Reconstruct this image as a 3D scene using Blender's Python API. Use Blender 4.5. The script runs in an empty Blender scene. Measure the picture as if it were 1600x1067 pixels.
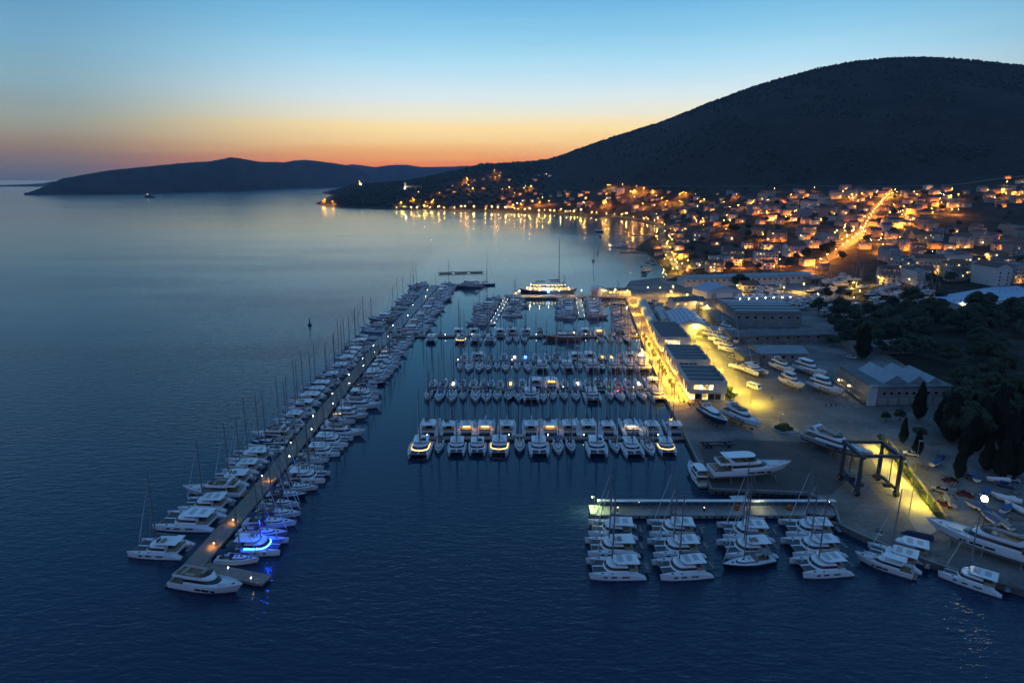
import bpy, math, random
import numpy as np
from mathutils import Vector

RND = random.Random(11)
sc = bpy.context.scene
COL = sc.collection
# ------------------------------------------------------------------ camera
CAM_H = 88.0
PITCH = math.atan(252.5 / 1000.0)
cam_d = bpy.data.cameras.new('camera')
cam_d.sensor_width = 36.0
cam_d.lens = 22.5
cam_d.clip_start = 1.0
cam_d.clip_end = 150000.0
cam = bpy.data.objects.new('camera', cam_d)
COL.objects.link(cam)
cam.location = (0, 0, CAM_H)
cam.rotation_euler = (math.pi / 2 - PITCH, 0, 0)
sc.camera = cam

# ------------------------------------------------------------------ render / exposure
sc.view_settings.view_transform = 'Standard'
sc.view_settings.look = 'None'
sc.view_settings.exposure = 0.7
sc.view_settings.gamma = 1.0
sc.view_settings.use_curve_mapping = False
cy = sc.cycles
cy.use_denoising = True
cy.max_bounces = 5
cy.diffuse_bounces = 2
cy.glossy_bounces = 3
cy.transmission_bounces = 3
cy.volume_bounces = 0
cy.transparent_max_bounces = 4
cy.sample_clamp_indirect = 6.0
cy.caustics_reflective = False
cy.caustics_refractive = False
cy.use_light_tree = True
cy.use_adaptive_sampling = True
cy.adaptive_threshold = 0.02


def lin(c):
    return tuple(((x / 255.0) / 12.92 if x / 255.0 <= 0.04045 else ((x / 255.0 + 0.055) / 1.055) ** 2.4) for x in c)


# ------------------------------------------------------------------ dusk sky
world = bpy.data.worlds.new('World')
sc.world = world
world.use_nodes = True
wn, wl = world.node_tree.nodes, world.node_tree.links
wn.clear()


def wnode(t, **k):
    n = wn.new(t)
    for a, b in k.items():
        setattr(n, a, b)
    return n


def sky_ramp(stops):
    r = wnode('ShaderNodeValToRGB')
    r.color_ramp.interpolation = 'LINEAR'
    el = r.color_ramp.elements
    while len(el) > 1:
        el.remove(el[-1])
    for i, (p, c) in enumerate(stops):
        e = el[0] if i == 0 else el.new(p)
        e.position = p
        e.color = (*lin(c), 1)
    return r


tc = wnode('ShaderNodeTexCoord')
nrm = wnode('ShaderNodeVectorMath', operation='NORMALIZE')
wl.new(tc.outputs['Generated'], nrm.inputs[0])
sep = wnode('ShaderNodeSeparateXYZ')
wl.new(nrm.outputs[0], sep.inputs[0])
# faint horizontal streaks of thin cloud near the horizon
smap = wnode('ShaderNodeMapping')
smap.inputs['Scale'].default_value = (2.0, 2.0, 60.0)
wl.new(nrm.outputs[0], smap.inputs[0])
snoise = wnode('ShaderNodeTexNoise')
snoise.inputs['Scale'].default_value = 1.6
snoise.inputs['Detail'].default_value = 4.0
wl.new(smap.outputs[0], snoise.inputs['Vector'])
sm = wnode('ShaderNodeMath', operation='MULTIPLY_ADD')
wl.new(snoise.outputs['Fac'], sm.inputs[0])
sm.inputs[1].default_value = 0.018
sm.inputs[2].default_value = -0.009
za = wnode('ShaderNodeMath', operation='ADD', use_clamp=True)
wl.new(sep.outputs['Z'], za.inputs[0])
wl.new(sm.outputs[0], za.inputs[1])
zs = wnode('ShaderNodeMath', operation='SQRT')   # more ramp room near the horizon
wl.new(za.outputs[0], zs.inputs[0])
q = math.sqrt
sun_side = sky_ramp([(0.0, (206, 92, 44)), (q(.016), (232, 112, 50)), (q(.026), (244, 138, 58)), (q(.036), (248, 170, 82)), (q(.052), (246, 200, 128)), (q(.0745), (244, 215, 152)), (q(.092), (226, 219, 192)),
                     (q(.118), (201, 216, 219)), (q(.161), (160, 202, 221)), (q(.194), (132, 186, 213)), (q(.237), (102, 165, 204)), (q(.42), (86, 140, 186)), (1.0, (66, 108, 158))])
left_side = sky_ramp([(0.0, (84, 94, 104)), (q(.010), (100, 100, 102)), (q(.024), (126, 110, 95)), (q(.038), (144, 120, 90)), (q(.056), (146, 138, 117)), (q(.0745), (142, 149, 135)), (q(.092), (133, 150, 150)),
                      (q(.118), (124, 156, 166)), (q(.161), (108, 153, 177)), (q(.237), (77, 134, 173)), (q(.45), (74, 126, 174)), (1.0, (66, 108, 158))])
away_side = sky_ramp([(0.0, (66, 76, 104)), (q(.03), (84, 88, 116)), (q(.08), (112, 106, 134)), (q(.16), (104, 120, 158)), (q(.35), (90, 122, 168)), (1.0, (66, 108, 158))])
for r in (sun_side, left_side, away_side):
    wl.new(zs.outputs[0], r.inputs[0])
SUN_AZ = math.atan2(0.117, 1.0)
flat = wnode('ShaderNodeVectorMath', operation='MULTIPLY')
wl.new(nrm.outputs[0], flat.inputs[0])
flat.inputs[1].default_value = (1, 1, 0)
fn = wnode('ShaderNodeVectorMath', operation='NORMALIZE')
wl.new(flat.outputs[0], fn.inputs[0])
dt = wnode('ShaderNodeVectorMath', operation='DOT_PRODUCT')
wl.new(fn.outputs[0], dt.inputs[0])
dt.inputs[1].default_value = (math.sin(SUN_AZ), math.cos(SUN_AZ), 0)


def maprange(src, a, b):
    m = wnode('ShaderNodeMapRange', interpolation_type='SMOOTHSTEP')
    m.inputs['From Min'].default_value = a
    m.inputs['From Max'].default_value = b
    wl.new(src, m.inputs['Value'])
    return m


near_sun = maprange(dt.outputs['Value'], 0.74, 0.985)
not_away = maprange(dt.outputs['Value'], -0.7, 0.68)
mx1 = wnode('ShaderNodeMix', data_type='RGBA')
wl.new(not_away.outputs[0], mx1.inputs['Factor'])
wl.new(away_side.outputs[0], mx1.inputs['A'])
wl.new(left_side.outputs[0], mx1.inputs['B'])
mx2 = wnode('ShaderNodeMix', data_type='RGBA')
wl.new(near_sun.outputs[0], mx2.inputs['Factor'])
wl.new(mx1.outputs['Result'], mx2.inputs['A'])
wl.new(sun_side.outputs[0], mx2.inputs['B'])
bg = wnode('ShaderNodeBackground')
bg.inputs['Strength'].default_value = 0.83
wl.new(mx2.outputs['Result'], bg.inputs['Color'])
wout = wnode('ShaderNodeOutputWorld')
wl.new(bg.outputs[0], wout.inputs[0])

# ------------------------------------------------------------------ projection helpers (where things of the photograph stand on the ground)
CP, SP = math.cos(PITCH), math.sin(PITCH)


def ray(u, v):
    dx, dy = (u - 800) / 1000.0, (533.5 - v) / 1000.0
    return dx, CP + dy * SP, -SP + dy * CP


def G(u, v, z=0.0):
    d = ray(u, v)
    t = (z - CAM_H) / d[2]
    return d[0] * t, d[1] * t


def GX(u, y, z=1.0):
    return (u - 800) / 1000.0 * (y * CP - (z - CAM_H) * SP)


def zat(u, v, y):
    d = ray(u, v)
    return CAM_H + d[2] * y / d[1]


# ------------------------------------------------------------------ materials
MATS = {}


def mat(name, col, rough=0.6, metal=0.0, var=0.12, scale=1.5, bump=0.0, emis=None, spec=0.5, coord='Object'):
    if name in MATS:
        return MATS[name]
    m = bpy.data.materials.new(name)
    m.use_nodes = True
    nt = m.node_tree
    b = nt.nodes['Principled BSDF']
    b.inputs['Roughness'].default_value = rough
    b.inputs['Metallic'].default_value = metal
    b.inputs['Specular IOR Level'].default_value = spec
    b.inputs['Base Color'].default_value = (*col, 1)
    if emis:
        b.inputs['Emission Color'].default_value = (*emis[0], 1)
        b.inputs['Emission Strength'].default_value = emis[1]
    if var > 0 or bump > 0:
        t = nt.nodes.new('ShaderNodeTexCoord')
        n = nt.nodes.new('ShaderNodeTexNoise')
        n.inputs['Scale'].default_value = scale
        n.inputs['Detail'].default_value = 5
        nt.links.new(t.outputs[coord], n.inputs['Vector'])
        if var > 0:
            r = nt.nodes.new('ShaderNodeMapRange')
            r.inputs['From Min'].default_value = 0.3
            r.inputs['From Max'].default_value = 0.7
            r.inputs['To Min'].default_value = 1 - var
            r.inputs['To Max'].default_value = 1 + var
            nt.links.new(n.outputs['Fac'], r.inputs['Value'])
            mm = nt.nodes.new('ShaderNodeVectorMath')
            mm.operation = 'SCALE'
            mm.inputs[0].default_value = col
            nt.links.new(r.outputs[0], mm.inputs['Scale'])
            nt.links.new(mm.outputs[0], b.inputs['Base Color'])
        if bump > 0:
            bp = nt.nodes.new('ShaderNodeBump')
            bp.inputs['Strength'].default_value = bump
            bp.inputs['Distance'].default_value = 0.1
            nt.links.new(n.outputs['Fac'], bp.inputs['Height'])
            nt.links.new(bp.outputs[0], b.inputs['Normal'])
    MATS[name] = m
    return m


def glow(name, col, strength):
    if name in MATS:
        return MATS[name]
    m = bpy.data.materials.new(name)
    m.use_nodes = True
    nt = m.node_tree
    nt.nodes.clear()
    e = nt.nodes.new('ShaderNodeEmission')
    e.inputs['Color'].default_value = (*col, 1)
    e.inputs['Strength'].default_value = strength
    o = nt.nodes.new('ShaderNodeOutputMaterial')
    nt.links.new(e.outputs[0], o.inputs[0])
    MATS[name] = m
    return m


M_GEL = mat('gelcoat_white', (.74, .75, .77), .28, var=.05)
M_GEL2 = mat('gelcoat_cream', (.66, .65, .62), .3, var=.05)
M_GREYHULL = mat('hull_grey', (.22, .24, .27), .25, var=.05)
M_NAVY = mat('hull_navy', (.02, .03, .07), .2, var=.05)
M_BLACK = mat('hull_black', (.015, .016, .02), .22, var=.05)
M_DECK = mat('deck_nonslip', (.6, .61, .62), .6, var=.08, scale=.8)
M_TEAK = mat('teak', (.2, .125, .07), .65, var=.2, scale=3)
M_ANTIFOUL = mat('antifouling', (.03, .035, .06), .7)
M_GLASS = mat('dark_glass', (.008, .010, .014), .07, var=0, spec=.7)
M_CANVAS = [mat('canvas_navy', (.018, .028, .07), .8), mat('canvas_grey', (.16, .17, .18), .8), mat('canvas_beige', (.42, .38, .31), .8),
            mat('canvas_white', (.6, .6, .6), .8), mat('canvas_blue', (.03, .08, .2), .8), mat('canvas_maroon', (.12, .02, .03), .8)]
M_ALU = mat('mast_aluminium', (.2, .2, .21), .45, .4, var=.05)
M_WIRE = mat('stainless_wire', (.35, .35, .37), .35, .7, var=0)
M_NET = mat('trampoline_net', (.07, .075, .085), .9, var=.15, scale=6)
M_RUB = mat('inflatable_grey', (.2, .2, .21), .6)
M_CUSH = mat('cushion_tan', (.3, .26, .2), .8)
M_DARK = mat('dark_trim', (.03, .03, .035), .5)
M_RUBBER = mat('tyre_rubber', (.018, .018, .02), .85)
M_CONC = mat('concrete', (.24, .235, .225), .85, var=.25, scale=.25, bump=.15)
M_CONC2 = mat('concrete_wall', (.17, .165, .155), .9, var=.35, scale=.4, bump=.2)
M_TIMBER = mat('pontoon_boards', (.2, .17, .14), .8, var=.22, scale=1.2, bump=.2)
M_STEEL = mat('galvanised_steel', (.3, .31, .32), .5, .6)
M_WHITEPAINT = mat('white_paint', (.7, .7, .68), .5, var=.08, scale=.5)
M_LIFTBLUE = mat('lift_blue_paint', (.035, .045, .065), .45, var=.15)
M_POST = mat('lamp_post_paint', (.09, .095, .1), .5, .3)
E_WARM = glow('lamp_warm', (1, .66, .2), 120)
E_ORANGE = glow('lamp_sodium', (1, .32, .04), 200)
E_YELLOW = glow('lamp_yellow', (1, .56, .06), 260)
E_WHITE = glow('lamp_white', (1, .9, .68), 120)
E_SHORE = glow('lamp_shore', (1, .5, .09), 210)
E_FLOOD = glow('lamp_flood', (1, .86, .55), 24)
E_COCKPIT = glow('cockpit_glow', (1, .5, .1), 4.2)
E_COCKPITW = glow('cockpit_white', (1, .8, .5), 6)
E_BLUE = glow('led_blue', (.004, .025, 1), 130)
E_RED = glow('led_red', (1, .03, .03), 30)
E_GREEN = glow('led_green', (.1, 1, .4), 20)
E_PIN = glow('masthead_pin', (1, .75, .4), 160)
def interior(name, col, strength):
    """a lit room behind glass: uneven, warmer and darker patches"""
    m = glow(name, col, strength)
    nt = m.node_tree
    g = nt.nodes.new('ShaderNodeNewGeometry')
    n = nt.nodes.new('ShaderNodeTexNoise')
    n.inputs['Scale'].default_value = .45
    n.inputs['Detail'].default_value = 3
    nt.links.new(g.outputs['Position'], n.inputs['Vector'])
    r = nt.nodes.new('ShaderNodeMapRange')
    r.inputs['From Min'].default_value = .35
    r.inputs['From Max'].default_value = .68
    r.inputs['To Min'].default_value = strength * .12
    r.inputs['To Max'].default_value = strength * 1.5
    nt.links.new(n.outputs['Fac'], r.inputs['Value'])
    nt.links.new(r.outputs[0], nt.nodes['Emission'].inputs['Strength'])
    return m


E_WIN = interior('window_lit', (1, .58, .18), 1.3)
E_WINW = interior('window_lit_white', (1, .8, .45), 1.7)
E_SHOP = interior('shop_front', (1, .66, .2), 1.8)


# ------------------------------------------------------------------ mesh builder
class MB:
    def __init__(s):
        s.v = []
        s.f = []

    def add(s, vs, fs):
        o = len(s.v)
        s.v += [tuple(a) for a in vs]
        s.f += [tuple(i + o for i in a) for a in fs]
        return s

    def box(s, cx, cy_, cz, sx, sy, sz, rz=0.0, tx=1.0, ty=1.0):
        c, n = math.cos(rz), math.sin(rz)
        vs = []
        for k in (-.5, .5):
            fx, fy = (1, 1) if k < 0 else (tx, ty)
            for a, b in ((-.5, -.5), (.5, -.5), (.5, .5), (-.5, .5)):
                x, y = a * sx * fx, b * sy * fy
                vs.append((cx + x * c - y * n, cy_ + x * n + y * c, cz + k * sz))
        return s.add(vs, [(3, 2, 1, 0), (4, 5, 6, 7), (0, 1, 5, 4), (1, 2, 6, 5), (2, 3, 7, 6), (3, 0, 4, 7)])

    def tube(s, p0, p1, r0, r1=None, n=5, cap=True):
        r1 = r0 if r1 is None else r1
        a, b = Vector(p0), Vector(p1)
        d = (b - a).normalized()
        x = d.orthogonal().normalized()
        y = d.cross(x)
        vs = []
        for c, r in ((a, r0), (b, r1)):
            for i in range(n):
                t = 2 * math.pi * i / n
                vs.append(c + x * (r * math.cos(t)) + y * (r * math.sin(t)))
        fs = [(i, (i + 1) % n, n + (i + 1) % n, n + i) for i in range(n)]
        if cap:
            fs += [tuple(range(n - 1, -1, -1)), tuple(range(n, 2 * n))]
        return s.add(vs, fs)

    def loft(s, rings, closed=True, cap0=True, cap1=True):
        n = len(rings[0])
        vs = [p for r in rings for p in r]
        fs = []
        for k in range(len(rings) - 1):
            for i in range(n if closed else n - 1):
                j = (i + 1) % n
                fs.append((k * n + i, k * n + j, (k + 1) * n + j, (k + 1) * n + i))
        if cap0:
            fs.append(tuple(range(n - 1, -1, -1)))
        if cap1:
            o = (len(rings) - 1) * n
            fs.append(tuple(o + i for i in range(n)))
        return s.add(vs, fs)

    def prism(s, pts, z0, z1):
        return s.loft([[(x, y, z0) for x, y in pts], [(x, y, z1) for x, y in pts]])

    def gable(s, x0, x1, y0, y1, z0, h, axis='x'):
        if axis == 'x':
            m = (y0 + y1) / 2
            vs = [(x0, y0, z0), (x1, y0, z0), (x1, y1, z0), (x0, y1, z0), (x0, m, z0 + h), (x1, m, z0 + h)]
            fs = [(0, 1, 5, 4), (2, 3, 4, 5), (0, 4, 3), (1, 2, 5), (3, 2, 1, 0)]
        else:
            m = (x0 + x1) / 2
            vs = [(x0, y0, z0), (x1, y0, z0), (x1, y1, z0), (x0, y1, z0), (m, y0, z0 + h), (m, y1, z0 + h)]
            fs = [(1, 2, 5, 4), (3, 0, 4, 5), (0, 1, 4), (2, 3, 5), (3, 2, 1, 0)]
        return s.add(vs, fs)

    def hip(s, x0, x1, y0, y1, z0, h):
        w, d = x1 - x0, y1 - y0
        k = min(w, d) / 2 * .95
        if w >= d:
            a, b = (x0 + k, (y0 + y1) / 2, z0 + h), (x1 - k, (y0 + y1) / 2, z0 + h)
            vs = [(x0, y0, z0), (x1, y0, z0), (x1, y1, z0), (x0, y1, z0), a, b]
            fs = [(0, 1, 5, 4), (1, 2, 5), (2, 3, 4, 5), (3, 0, 4), (3, 2, 1, 0)]
        else:
            a, b = ((x0 + x1) / 2, y0 + k, z0 + h), ((x0 + x1) / 2, y1 - k, z0 + h)
            vs = [(x0, y0, z0), (x1, y0, z0), (x1, y1, z0), (x0, y1, z0), a, b]
            fs = [(0, 1, 4), (1, 2, 5, 4), (2, 3, 5), (3, 0, 4, 5), (3, 2, 1, 0)]
        return s.add(vs, fs)

    def ball(s, c, r, n=6, m=4, sz=1.0):
        rings = []
        for k in range(1, m):
            a = math.pi * k / m
            rings.append([(c[0] + r * math.sin(a) * math.cos(2 * math.pi * i / n), c[1] + r * math.sin(a) * math.sin(2 * math.pi * i / n),
                           c[2] - r * sz * math.cos(a)) for i in range(n)])
        return s.loft(rings)

    def mesh(s, name, m=None, smooth=False):
        me = bpy.data.meshes.new(name)
        me.from_pydata(s.v, [], s.f)
        if m:
            me.materials.append(m)
        if smooth:
            me.polygons.foreach_set('use_smooth', [True] * len(me.polygons))
        me.update()
        return me


def tag(o, label=None, cat=None, group=None, kind=None):
    if label:
        o['label'] = label
    if cat:
        o['category'] = cat
    if group:
        o['group'] = group
    if kind:
        o['kind'] = kind
    return o


def link(name, me, parent=None, loc=None, rz=0.0):
    o = bpy.data.objects.new(name, me)
    COL.objects.link(o)
    if parent:
        o.parent = parent
    if loc:
        o.location = loc
    if rz:
        o.rotation_euler = (0, 0, rz)
    return o


class Proto:
    """a thing described once: parts with shared meshes, put() makes the individuals"""

    def __init__(s):
        s.parts = []

    def add(s, name, mb, m, parent=None, smooth=False, off=(0, 0, 0)):
        s.parts.append((name, mb.mesh(name, m, smooth) if isinstance(mb, MB) else mb, parent, off))
        return len(s.parts) - 1

    def put(s, name, label, cat, loc, rz=0.0, scale=1.0, group=None, mats=None, drop=()):
        r = bpy.data.objects.new(name, None)
        r.empty_display_size = 0.5
        COL.objects.link(r)
        r.location = loc
        r.rotation_euler = (0, 0, rz)
        r.scale = (scale,) * 3 if isinstance(scale, (int, float)) else scale
        tag(r, label, cat, group)
        made = []
        for nm, me, pa, off in s.parts:
            if nm in drop:
                made.append(None)
                continue
            o = bpy.data.objects.new(nm, me)
            COL.objects.link(o)
            o.parent = r if pa is None or made[pa] is None else made[pa]
            if off != (0, 0, 0):
                o.location = off
            if mats and nm in mats:
                o.material_slots[0].link = 'OBJECT'
                o.material_slots[0].material = mats[nm]
            made.append(o)
        return r


_ORD = ['first', 'second', 'third', 'fourth', 'fifth', 'sixth', 'seventh', 'eighth', 'ninth', 'tenth', 'eleventh', 'twelfth', 'thirteenth',
        'fourteenth', 'fifteenth', 'sixteenth', 'seventeenth', 'eighteenth', 'nineteenth']
_TENS = ['', '', 'twenty', 'thirty', 'forty', 'fifty', 'sixty', 'seventy', 'eighty', 'ninety']
_TENTH = ['', '', 'twentieth', 'thirtieth', 'fortieth', 'fiftieth', 'sixtieth', 'seventieth', 'eightieth', 'ninetieth']


def ordn(n):
    if n <= 19:
        return _ORD[n - 1]
    return _TENTH[n // 10] if n % 10 == 0 else _TENS[n // 10] + '-' + _ORD[n % 10 - 1]
# ================================================================== THE SETTING
# ------------------------------------------------------------------ sea
def sea_material():
    m = bpy.data.materials.new('sea_water')
    m.use_nodes = True
    nt = m.node_tree
    N, L = nt.nodes, nt.links
    N.remove(N['Principled BSDF'])
    body = N.new('ShaderNodeBsdfDiffuse')          # light scattered back out of the water
    body.inputs['Color'].default_value = (.012, .027, .058, 1)
    b = N.new('ShaderNodeBsdfGlossy')              # the mirrored sky
    b.inputs['Color'].default_value = (.76, .92, 1.0, 1)
    fr = N.new('ShaderNodeFresnel')
    fr.inputs['IOR'].default_value = 1.33
    ms = N.new('ShaderNodeMixShader')
    L.new(fr.outputs[0], ms.inputs[0])
    L.new(body.outputs[0], ms.inputs[1])
    L.new(b.outputs[0], ms.inputs[2])
    L.new(ms.outputs[0], N['Material Output'].inputs['Surface'])
    g = N.new('ShaderNodeNewGeometry')
    sx = N.new('ShaderNodeSeparateXYZ')
    L.new(g.outputs['Position'], sx.inputs[0])

    def noise(scale, rot, stretch, detail, dist=0.0):
        mp = N.new('ShaderNodeMapping')
        mp.inputs['Rotation'].default_value = (0, 0, math.radians(rot))
        mp.inputs['Scale'].default_value = (scale, scale * stretch, scale)
        L.new(g.outputs['Position'], mp.inputs[0])
        n = N.new('ShaderNodeTexNoise')
        n.inputs['Scale'].default_value = 1.0
        n.inputs['Detail'].default_value = detail
        n.inputs['Distortion'].default_value = dist
        L.new(mp.outputs[0], n.inputs['Vector'])
        return n

    def mth(op, a, b_):
        n = N.new('ShaderNodeMath')
        n.operation = op
        for i, s in enumerate((a, b_)):
            if isinstance(s, (int, float)):
                n.inputs[i].default_value = s
            else:
                L.new(s, n.inputs[i])
        return n.outputs[0]

    def rng(src, a, b_, c, d):
        n = N.new('ShaderNodeMapRange')
        n.interpolation_type = 'SMOOTHSTEP'
        for i, k in enumerate(('From Min', 'From Max', 'To Min', 'To Max')):
            n.inputs[k].default_value = (a, b_, c, d)[i]
        L.new(src, n.inputs['Value'])
        return n.outputs[0]

    swell = noise(.2, 14, 2.6, 3, .4)
    chop = noise(.55, -8, 2.4, 3, .5)
    rip = noise(2.2, 20, 1.4, 2)
    h = mth('ADD', mth('MULTIPLY', swell.outputs['Fac'], .9), mth('ADD', mth('MULTIPLY', chop.outputs['Fac'], .42), mth('MULTIPLY', rip.outputs['Fac'], .06)))
    # sheltered basin is calm, the open side of the pier is choppy, wind patches in between
    side = mth('MULTIPLY', rng(sx.outputs['X'], -74, -110, .0, .95), rng(sx.outputs['Y'], 260, 560, 1.0, .5))
    front = rng(sx.outputs['Y'], 205, 110, .0, .9)
    far = rng(sx.outputs['Y'], 420, 640, .0, .16)
    dist_fade = rng(sx.outputs['Y'], 420, 1150, 1.0, .12)
    patch = noise(.004, 5, 3.0, 3)
    pf = rng(patch.outputs['Fac'], .38, .62, .7, 1.1)
    amp = mth('MULTIPLY', mth('MULTIPLY', mth('ADD', mth('MAXIMUM', mth('MAXIMUM', side, front), far), .12), pf), dist_fade)
    bp = N.new('ShaderNodeBump')
    bp.inputs['Distance'].default_value = .34
    L.new(amp, bp.inputs['Strength'])
    L.new(h, bp.inputs['Height'])
    L.new(bp.outputs[0], b.inputs['Normal'])
    L.new(bp.outputs[0], fr.inputs['Normal'])
    sea_r = mth('MULTIPLY', rng(sx.outputs['X'], -74, -130, .0, .05), rng(sx.outputs['Y'], 120, 420, .55, 1.0))
    bay_r = rng(sx.outputs['Y'], 520, 1000, .0, .07)
    slick = noise(.0016, -4, 7.0, 4, .8)
    sf = rng(slick.outputs['Fac'], .42, .6, .86, 1.06)
    L.new(mth('MULTIPLY', mth('ADD', mth('MAXIMUM', sea_r, bay_r), .06), sf), b.inputs['Roughness'])
    return m


wb = MB()
S = 90000.0
wb.add([(-S, -3000, 0), (S, -3000, 0), (S, S, 0), (-S, S, 0)], [(0, 1, 2, 3)])
tag(link('sea', wb.mesh('sea', sea_material())), kind='structure')

# ------------------------------------------------------------------ terrain
COAST_PX = [(1600, 932), (1530, 912), (1460, 890), (1400, 868), (1345, 845), (1310, 828), (1302, 800), (1262, 778), (1110, 772), (1072, 692), (1045, 640),
            (1000, 530), (978, 470), (988, 455), (1005, 442), (1033, 432), (1030, 420), (1018, 408), (1006, 397), (985, 389), (1000, 378), (1020, 366),
            (1028, 355), (1010, 349), (990, 344.5), (960, 340), (920, 337), (870, 335), (820, 333), (760, 331), (700, 329.5), (640, 329), (600, 328),
            (560, 326), (520, 323), (498, 321), (490, 318.5), (505, 312), (530, 306), (506, 303.5), (502, 300.5), (515, 297.5)]
COAST = [G(u, v) for u, v in COAST_PX]
COAST = [(300, -60)] + [(COAST[0][0] + 40, 80)] + COAST + [(-900, 7000), (9000, 7000), (9000, -60)]
CP_ = np.array(COAST)


def coast_sdf(X, Y):
    """distance to the shore, positive on land"""
    d2 = np.full(X.shape, 1e18)
    inside = np.zeros(X.shape, bool)
    n = len(CP_)
    for i in range(n):
        ax, ay = CP_[i]
        bx, by = CP_[(i + 1) % n]
        ex, ey = bx - ax, by - ay
        t = np.clip(((X - ax) * ex + (Y - ay) * ey) / (ex * ex + ey * ey), 0, 1)
        d2 = np.minimum(d2, (X - ax - t * ex) ** 2 + (Y - ay - t * ey) ** 2)
        c = ((ay > Y) != (by > Y)) & (X < ex * (Y - ay) / (ey if ey else 1e-9) + ax)
        inside ^= c
    d = np.sqrt(d2)
    return np.where(inside, d, -d)


COLS = {  # picture column: (depth, picture row) or (depth, 'z', height)
    480: [(1800, 'z', 1.5), (2300, 316), (2600, 309), (3800, 304), (4600, 292), (6000, 294)],
    500: [(1800, 'z', 1.5), (2300, 315), (2600, 307), (3800, 303), (4600, 291), (6000, 293)],
    540: [(1800, 'z', 1.5), (2150, 323), (2500, 305), (3800, 298), (4500, 290), (6000, 292)],
    565: [(1800, 'z', 1.5), (2100, 325), (2600, 303), (4000, 288), (5000, 288.5)],
    600: [(1800, 'z', 1.5), (2050, 326), (2500, 305), (3300, 287), (5000, 290)],
    640: [(1800, 'z', 1.5), (2050, 325), (2400, 306), (3000, 283), (4500, 288)],
    690: [(1800, 'z', 1.5), (2000, 326), (2300, 308), (2900, 283), (3400, 273), (5000, 280)],
    738: [(1800, 'z', 1.5), (1950, 328), (2200, 310), (2800, 285), (3600, 262), (5500, 272)],
    755: [(1750, 'z', 1.5), (1950, 327), (2200, 311), (2800, 286), (3700, 256), (5500, 270)],
    775: [(1750, 'z', 1.5), (1950, 326), (2200, 311), (2800, 286), (3700, 257.5), (5500, 270)],
    800: [(1700, 'z', 1.5), (1900, 327), (2100, 312), (2700, 287), (3700, 255), (5500, 268)],
    850: [(1650, 'z', 1.5), (1800, 327), (1950, 314), (2400, 289), (3300, 250), (5000, 262)],
    900: [(1550, 'z', 1.5), (1700, 328), (1900, 313), (2200, 291), (3100, 232), (5000, 250)],
    950: [(1500, 'z', 1.5), (1600, 332), (1750, 312), (2000, 291), (3000, 215), (5000, 235)],
    1000: [(1100, 'z', 1.5), (1400, 341), (1550, 318), (1800, 293), (2900, 199), (5000, 222)],
    1050: [(500, 'z', 2), (900, 366), (1200, 330), (1500, 303), (1720, 292), (2700, 180), (5000, 205)],
    1100: [(480, 'z', 2), (800, 384), (1100, 335), (1450, 301), (1650, 291), (2600, 158), (5000, 190)],
    1150: [(450, 'z', 2), (750, 390), (1050, 338), (1400, 301), (1600, 291), (2500, 138), (5000, 180)],
    1200: [(430, 'z', 2), (700, 398), (1000, 343), (1350, 302), (1550, 291), (2450, 120), (5000, 165)],
    1250: [(420, 'z', 2), (650, 408), (950, 349), (1300, 302), (1500, 291), (2400, 107), (5000, 160)],
    1300: [(410, 'z', 2), (620, 415), (900, 354), (1250, 304), (1450, 291), (2350, 97), (5000, 150)],
    1350: [(400, 'z', 2), (600, 419), (880, 357), (1220, 305), (1430, 291), (2320, 90), (5000, 150)],
    1390: [(400, 'z', 2), (580, 422), (870, 359), (1200, 305), (1420, 290), (2300, 87), (5000, 150)],
    1440: [(390, 'z', 2), (570, 426), (860, 360), (1180, 305), (1410, 289), (2300, 88), (5000, 150)],
    1500: [(380, 'z', 2), (550, 430), (850, 361), (1150, 305), (1400, 287), (2300, 93), (5000, 150)],
    1600: [(350, 'z', 2), (520, 434), (800, 364), (1100, 304), (1350, 280), (2300, 104), (5000, 160)],
    1900: [(330, 'z', 2), (480, 440), (760, 370), (1050, 304), (1300, 275), (2300, 150), (5000, 200)],
    2300: [(330, 'z', 2), (480, 440), (760, 370), (1050, 304), (1300, 278), (2300, 190), (5000, 230)],
}
NU, NY = 430, 380
Y_GRID = np.exp(np.linspace(math.log(95.0), math.log(6800.0), NY))
U_GRID = np.linspace(470, 2300, NU)
S_GRID = (U_GRID - 800) / 1020.0


def smooth1(a, k, axis):
    ker = np.hanning(k + 2)[1:-1]
    ker /= ker.sum()
    p = k // 2
    pad = [(0, 0), (0, 0)]
    pad[axis] = (p, p)
    b = np.pad(a, pad, mode='edge')
    return np.apply_along_axis(lambda v: np.convolve(v, ker, 'valid'), axis, b)


def vnoise(X, Y, seed):
    """value noise"""
    def h(i, j):
        n = np.sin(i * 127.1 + j * 311.7 + seed * 74.7) * 43758.5453
        return n - np.floor(n)
    i, j = np.floor(X), np.floor(Y)
    f, g = X - i, Y - j
    f, g = f * f * (3 - 2 * f), g * g * (3 - 2 * g)
    return (h(i, j) * (1 - f) + h(i + 1, j) * f) * (1 - g) + (h(i, j + 1) * (1 - f) + h(i + 1, j + 1) * f) * g - .5


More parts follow.
